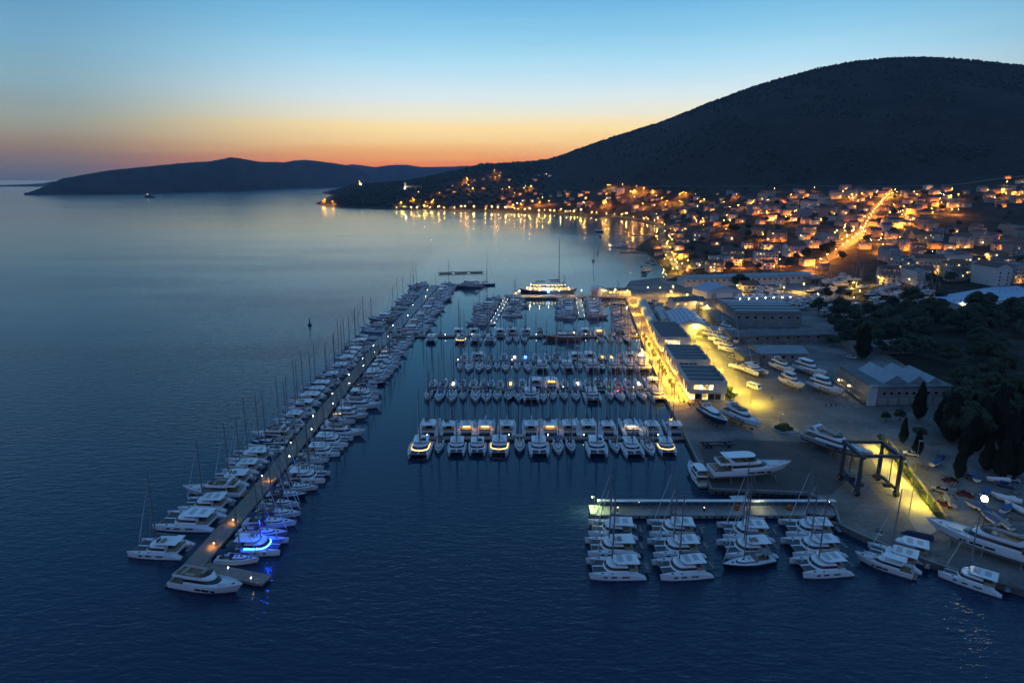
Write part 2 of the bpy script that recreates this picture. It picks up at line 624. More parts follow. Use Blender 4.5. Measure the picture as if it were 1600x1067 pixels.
cu = sorted(COLS)
colz = []
for u in cu:
    pts = [(95.0, 1.5)]
    for e in COLS[u]:
        pts.append((e[0], e[2]) if e[1] == 'z' else (e[0], zat(u, e[1], e[0])))
    pts.append((6900.0, pts[-1][1] * .9))
    py, pz = zip(*pts)
    colz.append(np.interp(np.log(Y_GRID), np.log(py), pz))
colz = np.array(colz)
TZ = np.array([np.interp(U_GRID, cu, colz[:, k]) for k in range(NY)]).T      # [u, y]
TZ = smooth1(smooth1(TZ, 9, 1), 5, 0)
TX = S_GRID[:, None] * Y_GRID[None, :]
TY = np.repeat(Y_GRID[None, :], NU, 0)
SD = coast_sdf(TX, TY)
rel = np.clip((TZ - 90) / 200, 0, 1)
n1 = vnoise(TX / 260, TY / 260, 1) * 44 + vnoise(TX / 110, TY / 110, 2) * 16 + vnoise(TX / 45, TY / 45, 3) * 7
gul = -np.abs(vnoise(TX / 180 + TY / 900, TY / 700, 9)) * 75
sky_guard = np.clip((2300 - TY) / 900, 0.12, 1)
TZ = TZ + rel * (n1 + gul) * sky_guard + np.clip((TZ - 6) / 40, 0, 1) * (vnoise(TX / 40, TY / 40, 5) * 2.4)
inl = np.clip(SD, 0, None)
TZ = np.where(SD > 0, np.minimum(TZ, -.8 + .16 * inl + (inl / 60) ** 3), -4.0)
near_flat = (TY < 560) & (TX < 260)
TZ = np.where(near_flat & (SD > 0), np.minimum(TZ, np.where(SD > 6, 1.25, -3)), TZ)
TZ = np.where((SD > -25) & (SD <= 0), np.maximum(-4.0, SD * .12 - .8), TZ)
TZ = np.where(near_flat & (SD <= 4), -4.0, TZ)


def T(x, y):
    if y < 96:
        return 1.3
    s = x / y
    fi = (s - S_GRID[0]) / (S_GRID[-1] - S_GRID[0]) * (NU - 1)
    fj = (math.log(y) - math.log(Y_GRID[0])) / (math.log(Y_GRID[-1]) - math.log(Y_GRID[0])) * (NY - 1)
    fi = min(max(fi, 0), NU - 1.001)
    fj = min(max(fj, 0), NY - 1.001)
    i, j = int(fi), int(fj)
    a, b = fi - i, fj - j
    return float((TZ[i, j] * (1 - a) + TZ[i + 1, j] * a) * (1 - b) + (TZ[i, j + 1] * (1 - a) + TZ[i + 1, j + 1] * a) * b)


def hit(u, v):
    """where on the terrain the photograph's point (u, v) lies"""
    d = ray(u, v)
    y = 150.0
    py = y
    while y < 6500:
        t = y / d[1]
        z = CAM_H + d[2] * t
        if z <= max(T(d[0] * t, y), 0.0):
            for _ in range(12):
                m = (py + y) / 2
                tt = m / d[1]
                if CAM_H + d[2] * tt <= max(T(d[0] * tt, m), 0.0):
                    y = m
                else:
                    py = m
            t = y / d[1]
            return d[0] * t, y, max(T(d[0] * t, y), 0.0)
        py = y
        y *= 1.012
    return None


def hitf(u, v):
    """the first terrain point at or just below (u, v)"""
    while True:
        h_ = hit(u, v)
        if h_ and h_[2] > .5 and h_[1] < 5600:
            return h_
        v += .5


def terrain_material():
    m = bpy.data.materials.new('terrain')
    m.use_nodes = True
    nt = m.node_tree
    N, L = nt.nodes, nt.links
    b = N['Principled BSDF']
    b.inputs['Roughness'].default_value = .95
    b.inputs['Specular IOR Level'].default_value = .1
    g = N.new('ShaderNodeNewGeometry')
    n1 = N.new('ShaderNodeTexNoise')
    n1.inputs['Scale'].default_value = .012
    n1.inputs['Detail'].default_value = 9
    n1.inputs['Roughness'].default_value = .65
    L.new(g.outputs['Position'], n1.inputs['Vector'])
    n2 = N.new('ShaderNodeTexNoise')
    n2.inputs['Scale'].default_value = .09
    n2.inputs['Detail'].default_value = 6
    L.new(g.outputs['Position'], n2.inputs['Vector'])
    r = N.new('ShaderNodeValToRGB')
    e = r.color_ramp.elements
    e[0].position, e[0].color = .36, (.018, .02, .014, 1)
    e[1].position, e[1].color = .62, (.052, .045, .038, 1)
    k = e.new(.5)
    k.color = (.03, .029, .022, 1)
    ad = N.new('ShaderNodeMath')
    ad.operation = 'MULTIPLY_ADD'
    L.new(n2.outputs['Fac'], ad.inputs[0])
    ad.inputs[1].default_value = .5
    hm = N.new('ShaderNodeMath')
    hm.operation = 'MULTIPLY'
    L.new(n1.outputs['Fac'], hm.inputs[0])
    hm.inputs[1].default_value = .5
    L.new(hm.outputs[0], ad.inputs[2])
    L.new(ad.outputs[0], r.inputs[0])
    # limestone strata and dry-stone terraces on the steep slope
    sz = N.new('ShaderNodeSeparateXYZ')
    L.new(g.outputs['Position'], sz.inputs[0])
    wv = N.new('ShaderNodeTexWave')
    wv.bands_direction = 'Z'
    wv.inputs['Scale'].default_value = .05
    wv.inputs['Distortion'].default_value = 9
    wv.inputs['Detail'].default_value = 4
    wv.inputs['Detail Scale'].default_value = .6
    L.new(g.outputs['Position'], wv.inputs['Vector'])
    wr = N.new('ShaderNodeMapRange')
    wr.inputs['From Min'].default_value = .86
    wr.inputs['From Max'].default_value = 1.0
    wr.inputs['To Max'].default_value = .45
    L.new(wv.outputs['Fac'], wr.inputs['Value'])
    mx = N.new('ShaderNodeMix')
    mx.data_type = 'RGBA'
    L.new(wr.outputs[0], mx.inputs['Factor'])
    L.new(r.outputs[0], mx.inputs['A'])
    mx.inputs['B'].default_value = (.085, .075, .066, 1)
    L.new(mx.outputs['Result'], b.inputs['Base Color'])
    bp = N.new('ShaderNodeBump')
    bp.inputs['Strength'].default_value = .7
    bp.inputs['Distance'].default_value = 3.0
    L.new(n2.outputs['Fac'], bp.inputs['Height'])
    L.new(bp.outputs[0], b.inputs['Normal'])
    return m


M_TERRAIN = terrain_material()
tm = bpy.data.meshes.new('terrain')
vs = np.stack([TX, TY, TZ], -1).reshape(-1, 3)
ii, jj = np.meshgrid(np.arange(NU - 1), np.arange(NY - 1), indexing='ij')
a = (ii * NY + jj).ravel()
fs = np.stack([a, a + NY, a + NY + 1, a + 1], -1)
zq = vs[:, 2][fs].max(1)
fs = fs[zq > -3.5]
tm.from_pydata(vs.tolist(), [], fs.tolist())
tm.materials.append(M_TERRAIN)
tm.polygons.foreach_set('use_smooth', [True] * len(tm.polygons))
tag(link('hillside_terrain', tm), kind='structure')

# ------------------------------------------------------------------ far island and far hills (real relief, several km off)
M_ISLE = mat('island_scrub', (.035, .042, .03), .95, var=.3, scale=.004, spec=.1)


def far_range(name, prof, depth0, back, seed, steps=26):
    """prof: (u, v of skyline, depth of shore, depth of ridge)"""
    us = np.linspace(prof[0][0], prof[-1][0], 260)
    vt = np.interp(us, [p[0] for p in prof], [p[1] for p in prof])
    y0 = np.interp(us, [p[0] for p in prof], [p[2] for p in prof])
    y1 = np.interp(us, [p[0] for p in prof], [p[3] for p in prof])
    rows = []
    for i, u in enumerate(us):
        zr = max(zat(u, vt[i], y1[i]), .5) + math.sin(u * .9 + seed) * 1.2 + math.sin(u * 2.3) * .8
        row = []
        for k in range(steps + 1):
            t = k / steps
            if t <= .7:
                w = t / .7
                y = y0[i] + (y1[i] - y0[i]) * w
                z = -2 + (zr + 2) * (w ** .8) * (1 - .12 * math.sin(w * math.pi) * math.sin(u * .21 + seed))
            else:
                w = (t - .7) / .3
                y = y1[i] + back * w
                z = zr * (1 - w) - 3 * w
            s = (u - 800) / 1020.0
            row.append((s * y, y, z))
        rows.append(row)
    m = MB()
    m.loft(rows, closed=False, cap0=False, cap1=False)
    return tag(link(name, m.mesh(name, M_ISLE, True)), kind='structure')


far_range('island_hill', [(42, 303.5, 3900, 3905), (60, 297, 3900, 4000), (80, 290, 3900, 4200), (105, 279, 3950, 4400), (150, 271, 4000, 4700), (180, 266, 4100, 4900),
                          (250, 259, 4300, 5300), (300, 254, 4700, 5700), (335, 252, 5000, 5900), (350, 249.5, 5200, 6000), (368, 245.5, 5300, 6100), (385, 247.5, 5500, 6200),
                          (410, 252.5, 5900, 6600), (450, 253.5, 6700, 7400), (465, 251, 7000, 7700), (482, 249.5, 7500, 8200), (510, 252.5, 8000, 8600),
                          (540, 257, 8400, 8900), (560, 262, 8700, 9100), (590, 280, 8900, 9200)], 0, 900, 1)
far_range('far_coast_hills', [(480, 275, 9800, 10600), (520, 262, 9900, 10800), (555, 256.5, 10000, 11000), (590, 261, 10200, 11200), (617, 257.5, 10400, 11400), (640, 257.5, 10400, 11400),
                              (660, 261, 10500, 11500), (700, 260.5, 10600, 11600), (735, 259, 10600, 11600), (770, 262, 10700, 11700), (860, 268, 10800, 11800)], 0, 1200, 4)
far_range('low_far_islet', [(-160, 291, 8600, 8800), (-60, 289.5, 8600, 9000), (0, 289.6, 8600, 9000), (50, 288.2, 8700, 9100), (75, 286.5, 8800, 9200), (90, 283.5, 8800, 9300), (115, 284, 8900, 9400), (150, 288, 8900, 9400)], 0, 300, 7)

# ------------------------------------------------------------------ boatyard ground: a quay slab with real walls
QUAY_PX = [(1600, 932), (1530, 912), (1460, 890), (1400, 868), (1345, 845), (1310, 828), (1302, 800), (1262, 778), (1110, 772), (1072, 692), (1045, 640), (1000, 530), (978, 470)]
QUAY = [G(u, v) for u, v in QUAY_PX]
QUAY = [(QUAY[0][0] + 26, 92)] + QUAY + [(92.5, 520), (104, 560), (150, 590), (262, 600), (262, 470), (214, 462), (214, 385), (196, 372), (190, 300), (182, 262), (190, 232), (330, 190), (330, 92)]
GZ = 1.6


def yard_material():
    m = bpy.data.materials.new('yard_concrete')
    m.use_nodes = True
    nt = m.node_tree
    N, L = nt.nodes, nt.links
    b = N['Principled BSDF']
    b.inputs['Roughness'].default_value = .75
    g = N.new('ShaderNodeNewGeometry')
    n1 = N.new('ShaderNodeTexNoise')
    n1.inputs['Scale'].default_value = .06
    n1.inputs['Detail'].default_value = 8
    L.new(g.outputs['Position'], n1.inputs['Vector'])
    n2 = N.new('ShaderNodeTexNoise')
    n2.inputs['Scale'].default_value = .7
    n2.inputs['Detail'].default_value = 6
    L.new(g.outputs['Position'], n2.inputs['Vector'])
    br = N.new('ShaderNodeTexBrick')
    br.offset = 0
    br.inputs['Scale'].default_value = .16
    br.inputs['Mortar Size'].default_value = .008
    br.inputs['Color1'].default_value = (1, 1, 1, 1)
    br.inputs['Color2'].default_value = (.86, .86, .86, 1)
    br.inputs['Mortar'].default_value = (.45, .45, .45, 1)
    br.inputs['Row Height'].default_value = .8
    br.inputs['Brick Width'].default_value = .8
    L.new(g.outputs['Position'], br.inputs['Vector'])
    r = N.new('ShaderNodeValToRGB')
    e = r.color_ramp.elements
    e[0].position, e[0].color = .35, (.075, .075, .075, 1)
    e[1].position, e[1].color = .65, (.2, .19, .175, 1)
    L.new(n1.outputs['Fac'], r.inputs[0])
    mu = N.new('ShaderNodeMix')
    mu.data_type = 'RGBA'
    mu.blend_type = 'MULTIPLY'
    mu.inputs['Factor'].default_value = .8
    L.new(r.outputs[0], mu.inputs['A'])
    L.new(br.outputs['Color'], mu.inputs['B'])
    mr = N.new('ShaderNodeMapRange')
    mr.inputs['From Min'].default_value = .3
    mr.inputs['From Max'].default_value = .7
    mr.inputs['To Min'].default_value = .75
    mr.inputs['To Max'].default_value = 1.2
    L.new(n2.outputs['Fac'], mr.inputs['Value'])
    sc_ = N.new('ShaderNodeVectorMath')
    sc_.operation = 'SCALE'
    L.new(mu.outputs['Result'], sc_.inputs[0])
    L.new(mr.outputs[0], sc_.inputs['Scale'])
    L.new(sc_.outputs[0], b.inputs['Base Color'])
    return m


M_YARD = yard_material()
tag(link('boatyard_ground', MB().prism(QUAY[::-1], -4, GZ).mesh('boatyard_ground', M_YARD)), kind='structure')
M_ASPH = mat('asphalt', (.055, .055, .056), .85, var=.25, scale=.3, coord='Object')
M_PAVE = mat('promenade_paving', (.26, .235, .2), .75, var=.2, scale=.5)
# promenade sheet along the quay, and the yard road behind the buildings
prom = MB().prism([(63.5, 240), (71, 240), (73, 270), (77, 360), (87, 470), (86.4, 470), (74.2, 355), (66.2, 268)], GZ + .004, GZ + .03)
tag(link('promenade', prom.mesh('promenade', M_PAVE)), kind='structure')
road = MB().prism([(89, 228), (101, 222), (104, 262), (108, 330), (113, 365), (104, 365), (95, 330), (91, 262)], GZ + .004, GZ + .02)
tag(link('yard_road', road.mesh('yard_road', mat('worn_asphalt', (.12, .115, .105), .8, var=.2, scale=.3))), kind='structure')
# kerb stones edging the quay
kb = MB()
for (x0, y0), (x1, y1) in zip(QUAY[2:13], QUAY[3:14]):
    ln = math.hypot(x1 - x0, y1 - y0)
    a = math.atan2(y1 - y0, x1 - x0)
    nx, ny = -math.sin(a), math.cos(a)
    k = 1 if True else -1
    kb.box((x0 + x1) / 2 + nx * -.32, (y0 + y1) / 2 + ny * -.32, GZ + .07, ln, .5, .16, a)
tag(link('quay_kerb', kb.mesh('quay_kerb', M_CONC)), kind='structure')


def ground(x, y):
    t = T(x, y)
    return max(t, GZ) if (x < 330 and y < 590) else t


def ribbon(name, pts, w, m, lift=.35, step=14):
    """a road laid on the terrain"""
    P_ = []
    for (x0, y0), (x1, y1) in zip(pts, pts[1:]):
        n = max(1, int(math.hypot(x1 - x0, y1 - y0) / step))
        for i in range(n):
            P_.append((x0 + (x1 - x0) * i / n, y0 + (y1 - y0) * i / n))
    P_.append(pts[-1])
    rows = []
    for i, (x, y) in enumerate(P_):
        ax, ay = P_[max(0, i - 1)]
        bx, by = P_[min(len(P_) - 1, i + 1)]
        l = math.hypot(bx - ax, by - ay) or 1
        nx, ny = -(by - ay) / l, (bx - ax) / l
        row = []
        zc = max(ground(x, y), ground(x + nx * w / 2, y + ny * w / 2), ground(x - nx * w / 2, y - ny * w / 2)) + lift
        for k in (-.5, .5):
            row.append((x + nx * w * k, y + ny * w * k, zc))
        rows.append([(row[0][0], row[0][1], zc - 1.6), row[0], row[1], (row[1][0], row[1][1], zc - 1.6)])
    mb = MB().loft(rows, closed=False, cap0=False, cap1=False)
    tag(link(name, mb.mesh(name, m)), kind='structure')
    return P_


def pxline(pts):
    out = []
    for u, v in pts:
        h_ = hit(u, v)
        if h_:
            out.append((h_[0], h_[1]))
    return out


apron = [G(u, v, GZ) for u, v in ((1093, 700), (1150, 686), (1278, 692), (1300, 705), (1330, 745), (1300, 772), (1262, 774), (1114, 767))]
tag(link('asphalt_apron', MB().prism(apron, GZ + .004, GZ + .016).mesh('asphalt_apron', M_ASPH)), kind='structure')
strip = [G(u, v, GZ) for u, v in ((1345, 690), (1362, 688), (1476, 822), (1440, 842))]
tag(link('slip_road', MB().prism(strip, GZ + .018, GZ + .03).mesh('slip_road', mat('pale_slip_concrete', (.26, .25, .22), .8, var=.15, scale=.4))), kind='structure')
ROAD_MAIN = ribbon('town_road', pxline([(1262, 425), (1285, 410), (1305, 398), (1325, 382), (1340, 372), (1350, 352), (1362, 335), (1372, 322), (1384, 311), (1400, 305)]), 11, M_ASPH)
ROAD_COAST = ribbon('coast_road', pxline([(1062, 424), (1050, 408), (1042, 395), (1036, 380), (1034, 366), (1034, 355), (1018, 347), (990, 342), (958, 337.5), (920, 334.8), (870, 332.8), (820, 330.8), (760, 329), (700, 327.6), (640, 327), (618, 326.6)]), 9, M_ASPH)
ROAD_HILL = ribbon('hillside_road', pxline([(1000, 293), (1050, 292.6), (1100, 292), (1150, 292), (1200, 292), (1300, 292), (1400, 291.5), (1470, 290), (1530, 284), (1600, 276)]), 9, mat('pale_road', (.16, .155, .14), .85), lift=.5)
ROAD_EAST = ribbon('east_road', pxline([(1345, 372), (1380, 378), (1420, 384), (1450, 392), (1500, 398), (1560, 402), (1600, 404)]), 9, M_ASPH)
ROAD_UP = ribbon('upper_road', pxline([(1372, 322), (1420, 338), (1450, 334), (1475, 328)]), 8, M_ASPH)
# ================================================================== BOATS (prototypes)
def hull_form(L, B, s0, s1, draft=.6, rake=.9, transom=.85, n=13, yoff=0.0, full=2.2, flare=.12):
    """rings of a lofted hull from stern to bow, and its sheer line"""
    rings, sheer = [], []
    for i in range(n):
        t = i / (n - 1)
        t = t ** .9
        f = (1 - max(0.0, (t - .38) / .62) ** full) * (transom + (1 - transom) * min(1, t / .38))
        b = max(B / 2 * f, .03)
        zs = s0 + (s1 - s0) * t * t
        x = -L / 2 + L * t
        xl = x - rake * t ** 4
        bw = max(b * (.93 - flare * 3 * t ** 3), .02)
        xk = xl - rake * .5 * t ** 6
        d = draft * (1 - .75 * t ** 5)
        rings.append([(x, yoff + b, zs), (x * .5 + xl * .5, yoff + (b + bw) / 2 + .03 * b, zs * .5), (xl, yoff + bw, .05), (xk, yoff + bw * .62, -d * .7), (xk, yoff, -d),
                      (xk, yoff - bw * .62, -d * .7), (xl, yoff - bw, .05), (x * .5 + xl * .5, yoff - (b + bw) / 2 - .03 * b, zs * .5), (x, yoff - b, zs)])
        sheer.append((x, b, zs))
    return rings, sheer


def deck_mb(sheer, yoff=0.0, inset=.03, drop=.04, camber=.06):
    rows = [[(x, yoff + max(b - inset, .01), z - drop), (x, yoff, z - drop + camber * min(1, b)), (x, yoff - max(b - inset, .01), z - drop)] for x, b, z in sheer]
    return MB().loft(rows, closed=False, cap0=False, cap1=False)


def rail_mb(sheer, yoff, r, h0, h1=None):
    """toe rail: a raised lip along both sheer lines"""
    m = MB()
    for sgn in (1, -1):
        rows = []
        for x, b, z in sheer:
            y = yoff + sgn * b
            rows.append([(x, y, z - .03), (x, y, z + h0), (x, y - sgn * r, z + h0), (x, y - sgn * r, z - .03)])
        m.loft(rows)
    return m


def stripe_mb(rings, z0=.06, z1=.26, off=.015):
    m = MB()
    for side in (0, 1):
        rows = []
        for r in rings:
            a, b = (r[1], r[2]) if side == 0 else (r[7], r[6])
            sg = 1 if side == 0 else -1
            pts = []
            for z in (z0, z1):
                t = (z - b[2]) / (a[2] - b[2])
                pts.append((b[0] + (a[0] - b[0]) * t, b[1] + (a[1] - b[1]) * t + sg * off, z))
            rows.append(pts)
        m.loft(rows, closed=False, cap0=False, cap1=False)
    return m


def dring(xa, xb, w, z, rf, n=7, wb=None, sq=1.0):
    """D outline: straight stern at xa, rounded front reaching xb"""
    wb = w if wb is None else wb
    pts = [(xa, -wb / 2, z)]
    for i in range(n + 1):
        a = -math.pi / 2 + math.pi * i / n
        ca, sa = math.cos(a), math.sin(a)
        pts.append((xb - rf + rf * (abs(ca) ** sq), w / 2 * (math.copysign(abs(sa) ** sq, sa)), z))
    pts.append((xa, wb / 2, z))
    return pts


def house_mb(a, b, cap=True):
    """cabin between two D outlines (tuples of dring args), soft top edge"""
    r0 = dring(*a)
    r1 = dring(*b)
    zt = b[3]
    r2 = [((p[0] - (a[0] + a[1]) / 2) * .9 + (a[0] + a[1]) / 2, p[1] * .88, zt + .12) for p in r1]
    return MB().loft([r0, r1, r2], cap0=False)


def band_mb(a, b, t0, t1, off=.03, skip_back=True):
    """window band between two heights of house_mb, pushed slightly proud"""
    r0, r1 = dring(*a), dring(*b)
    cx = (a[0] + a[1]) / 2

    def at(t):
        out = []
        for p, q_ in zip(r0, r1):
            x, y, z = (p[i] + (q_[i] - p[i]) * t for i in range(3))
            l = math.hypot(x - cx, y) or 1
            out.append((x + (x - cx) / l * off, y + y / l * off + math.copysign(off, y), z))
        return out
    return MB().loft([at(t0), at(t1)], closed=not skip_back, cap0=False, cap1=False)


def rig(p, mx, z0, h, boom_z, boom_l, bow, chain, cover, detail=True, r=.13, genoa=True):
    """mast with spreaders, boom with sail bag, furled headsail, stays"""
    mast = p.add('mast', MB().tube((mx, 0, z0), (mx - h * .012, 0, z0 + h), r, r * .62, 6), M_ALU)
    sp = MB()
    for k, wd in ((.34, 1.35), (.64, 1.0)):
        z = z0 + h * k
        sp.tube((mx - .35, -wd, z), (mx, 0, z + .05), .035, n=4).tube((mx, 0, z + .05), (mx - .35, wd, z), .035, n=4)
    p.add('spreader', sp, M_ALU, mast)
    p.add('boom', MB().tube((mx - .15, 0, boom_z), (mx - boom_l, 0, boom_z + .12), .11, .1, 6), M_ALU)
    bag = MB()
    rows = []
    for i in range(7):
        t = i / 6
        x = mx - .2 - (boom_l - .4) * t
        w = .26 * (1 - .45 * t)
        hh = .75 * (1 - .6 * t)
        z = boom_z + .1
        rows.append([(x, -w, z), (x, -w * .8, z + hh * .7), (x, 0, z + hh), (x, w * .8, z + hh * .7), (x, w, z)])
    bag.loft(rows)
    p.add('sail_bag', bag, cover, smooth=True)
    top = (mx - h * .011, 0, z0 + h * .93)
    if genoa:
        b = Vector(bow)
        t_ = Vector(top)
        p.add('furled_headsail', MB().tube(b + (t_ - b) * .05, b + (t_ - b) * .86, .11, .05, 5), M_CANVAS[3])
    st = MB().tube(bow, top, .022, n=3)
    for sy in (1, -1):
        st.tube((mx - .5, sy * chain, z0 - .6), (mx, 0, z0 + h * .9), .02, n=3)
        st.tube((mx - .45, sy * chain, z0 - .6), (mx, 0, z0 + h * .6), .018, n=3)
    p.add('rigging', st, M_WIRE)
    return mast


def make_cat(L=13.0, B=7.1, fly=False, cover=None, sail=True, detail=True, lit=None):
    p = Proto()
    k = L / 13.0
    hb = 1.75
    yo = B / 2 - hb / 2
    for sg in (1, -1):
        rings, sh = hull_form(L, hb, 1.45, 1.75, .5, .35, .8, 11, sg * yo, 2.6, .02)
        # sugar-scoop stern: the last stations drop to the water
        for i, dz in ((0, .95), (1, .3)):
            rings[i] = [(x, y, z if z < .2 else max(.25, z - dz)) for x, y, z in rings[i]]
        sh2 = [(x, b, z - (.95 if i == 0 else (.3 if i == 1 else 0))) for i, (x, b, z) in enumerate(sh)]
        h = p.add('hull', MB().loft(rings, closed=False, cap1=False), M_GEL)
        p.add('side_deck', deck_mb(sh2, sg * yo), M_DECK, h)
        if detail:
            p.add('waterline_stripe', stripe_mb(rings), M_ANTIFOUL, h)
            w = MB()
            for x0, x1 in ((-2.6 * k, -.9 * k), (.2 * k, 1.5 * k), (2.4 * k, 3.2 * k)):
                for s2 in (1, -1):
                    w.box((x0 + x1) / 2, sg * yo + s2 * (hb / 2 - .0 - (.06 if x1 > 2 else 0)), 1.05, x1 - x0, .09, .3)
            p.add('hull_window', w, M_GLASS, h)
    iw = B - 2 * hb + .5
    p.add('bridge_deck', MB().box(-1.35 * k, 0, 1.05, 7.1 * k, iw, .9), M_GEL)
    p.add('cockpit_sole', MB().box(-3.7 * k, 0, 1.515, 2.5 * k, iw - .1, .04), M_TEAK)
    p.add('crossbeam', MB().tube((5.35 * k, -yo, 1.5), (5.35 * k, yo, 1.5), .13, n=6), M_ALU)
    for sg in (1, -1):
        p.add('trampoline', MB().box(3.8 * k, sg * iw / 4, 1.5, 3.0 * k, iw / 2 - .12, .03), M_NET)
    p.add('bow_walkway', MB().box(3.8 * k, 0, 1.54, 3.1 * k, .36, .06), M_GEL)
    a = (-2.6 * k, 2.9 * k, 5.2, 1.45, 1.7 * k, 8, 5.4)
    b = (-2.5 * k, 2.0 * k, 4.5, 2.65, 1.5 * k, 8, 4.8)
    c = p.add('cabin', house_mb(a, b), M_GEL, smooth=False)
    p.add('window_band', band_mb(a, b, .38, .86), M_GLASS, c)
    p.add('cabin_door', MB().box(-2.66 * k, 0, 2.05, .06, 2.2, 1.1), M_GLASS, c)
    rf = MB().loft([dring(-5.1 * k, .7 * k, 4.6, 3.32, 1.2 * k, 8), dring(-5.15 * k, .8 * k, 4.75, 3.42, 1.25 * k, 8), dring(-4.9 * k, .6 * k, 4.3, 3.52, 1.1 * k, 8)])
    t = p.add('hardtop', rf, M_GEL)
    ps = MB()
    for sg in (1, -1):
        ps.tube((-4.8 * k, sg * 2.0, 1.5), (-4.9 * k, sg * 1.95, 3.35), .06, n=4)
        ps.tube((-2.4 * k, sg * 2.1, 2.6), (-2.2 * k, sg * 2.0, 3.35), .06, n=4)
        ps.tube((.1 * k, sg * 1.7, 2.65), (.0, sg * 1.6, 3.35), .06, n=4)
    p.add('hardtop_post', ps, M_ALU, t)
    if fly:
        p.add('helm_seat', MB().box(-1.6 * k, .9, 3.75, .9, 1.4, .5), M_CUSH, t)
        p.add('windscreen', MB().box(-.4 * k, .9, 3.85, .06, 1.7, .6), M_GLASS, t)
    else:
        if detail:
            for xs, wy in ((-1.0, 1.5), (-3.2, 1.2)):
                p.add('roof_panel', MB().box(xs * k, 0, 3.53, 1.3, wy * 2, .03), M_PANEL, t)
    p.add('cockpit_seat', MB().box(-4.6 * k, 0, 1.75, .7, iw - .5, .42).box(-3.6 * k, iw / 2 - .4, 1.75, 1.6, .6, .42), M_CUSH)
    if detail:
        ht = MB()
        for x, y in ((3.4 * k, yo), (3.4 * k, -yo), (1.2 * k, yo + .1), (1.2 * k, -yo - .1)):
            ht.box(x, y, 1.63 if x > 2 else 1.53, .5, .5, .06)
        p.add('deck_hatch', ht, M_GLASS)
        dg = MB()
        for sg in (1, -1):
            dg.tube((-L / 2 - .35, -1.3, 1.35), (-L / 2 - .35, 1.3, 1.35), .2, n=6).tube((-L / 2 - 1.25, -1.3, 1.35), (-L / 2 - 1.25, 1.1, 1.35), .2, n=6)
        dg.tube((-L / 2 - .35, 1.3, 1.35), (-L / 2 - 1.25, 1.1, 1.38), .19, n=6).box(-L / 2 - .8, -.1, 1.28, .8, 2.3, .1)
        p.add('dinghy', dg, M_RUB)
        p.add('davit', MB().tube((-L / 2 + .9, .9, 1.5), (-L / 2 - .9, .9, 2.0), .05, n=4).tube((-L / 2 + .9, -.9, 1.5), (-L / 2 - .9, -.9, 2.0), .05, n=4), M_ALU)
    if sail:
        rig(p, .75 * k, 3.45, 16.5 * k, 4.6, 5.3 * k, (5.35 * k, 0, 1.65), B / 2 - .35, cover or M_CANVAS[1], detail, .19)
    if lit:
        col, where = lit
        if 'bow' in where:
            p.add('deck_light', band_mb(a, b, .02, .2, .05), col)
            if 'blue' in col.name:      # second blue emitter, added to widen the glow on the foredeck
                p.add('added_deck_lamp', MB().add([(1.5 * k + .4 * math.cos(i * math.pi / 3), .4 * math.sin(i * math.pi / 3), 8.2 - .1 * math.cos(i * math.pi / 3)) for i in range(6)], [(5, 4, 3, 2, 1, 0)]), one_sided('added_deck_blue', (.01, .06, 1), 420))
        if 'stern' in where:
            p.add('cockpit_light', MB().box(-3.6 * k, 0, 3.29, 2.2 * k, 2.6, .04).box(-2.72 * k, 0, 2.2, .03, 2.4, .7), col)
    return p


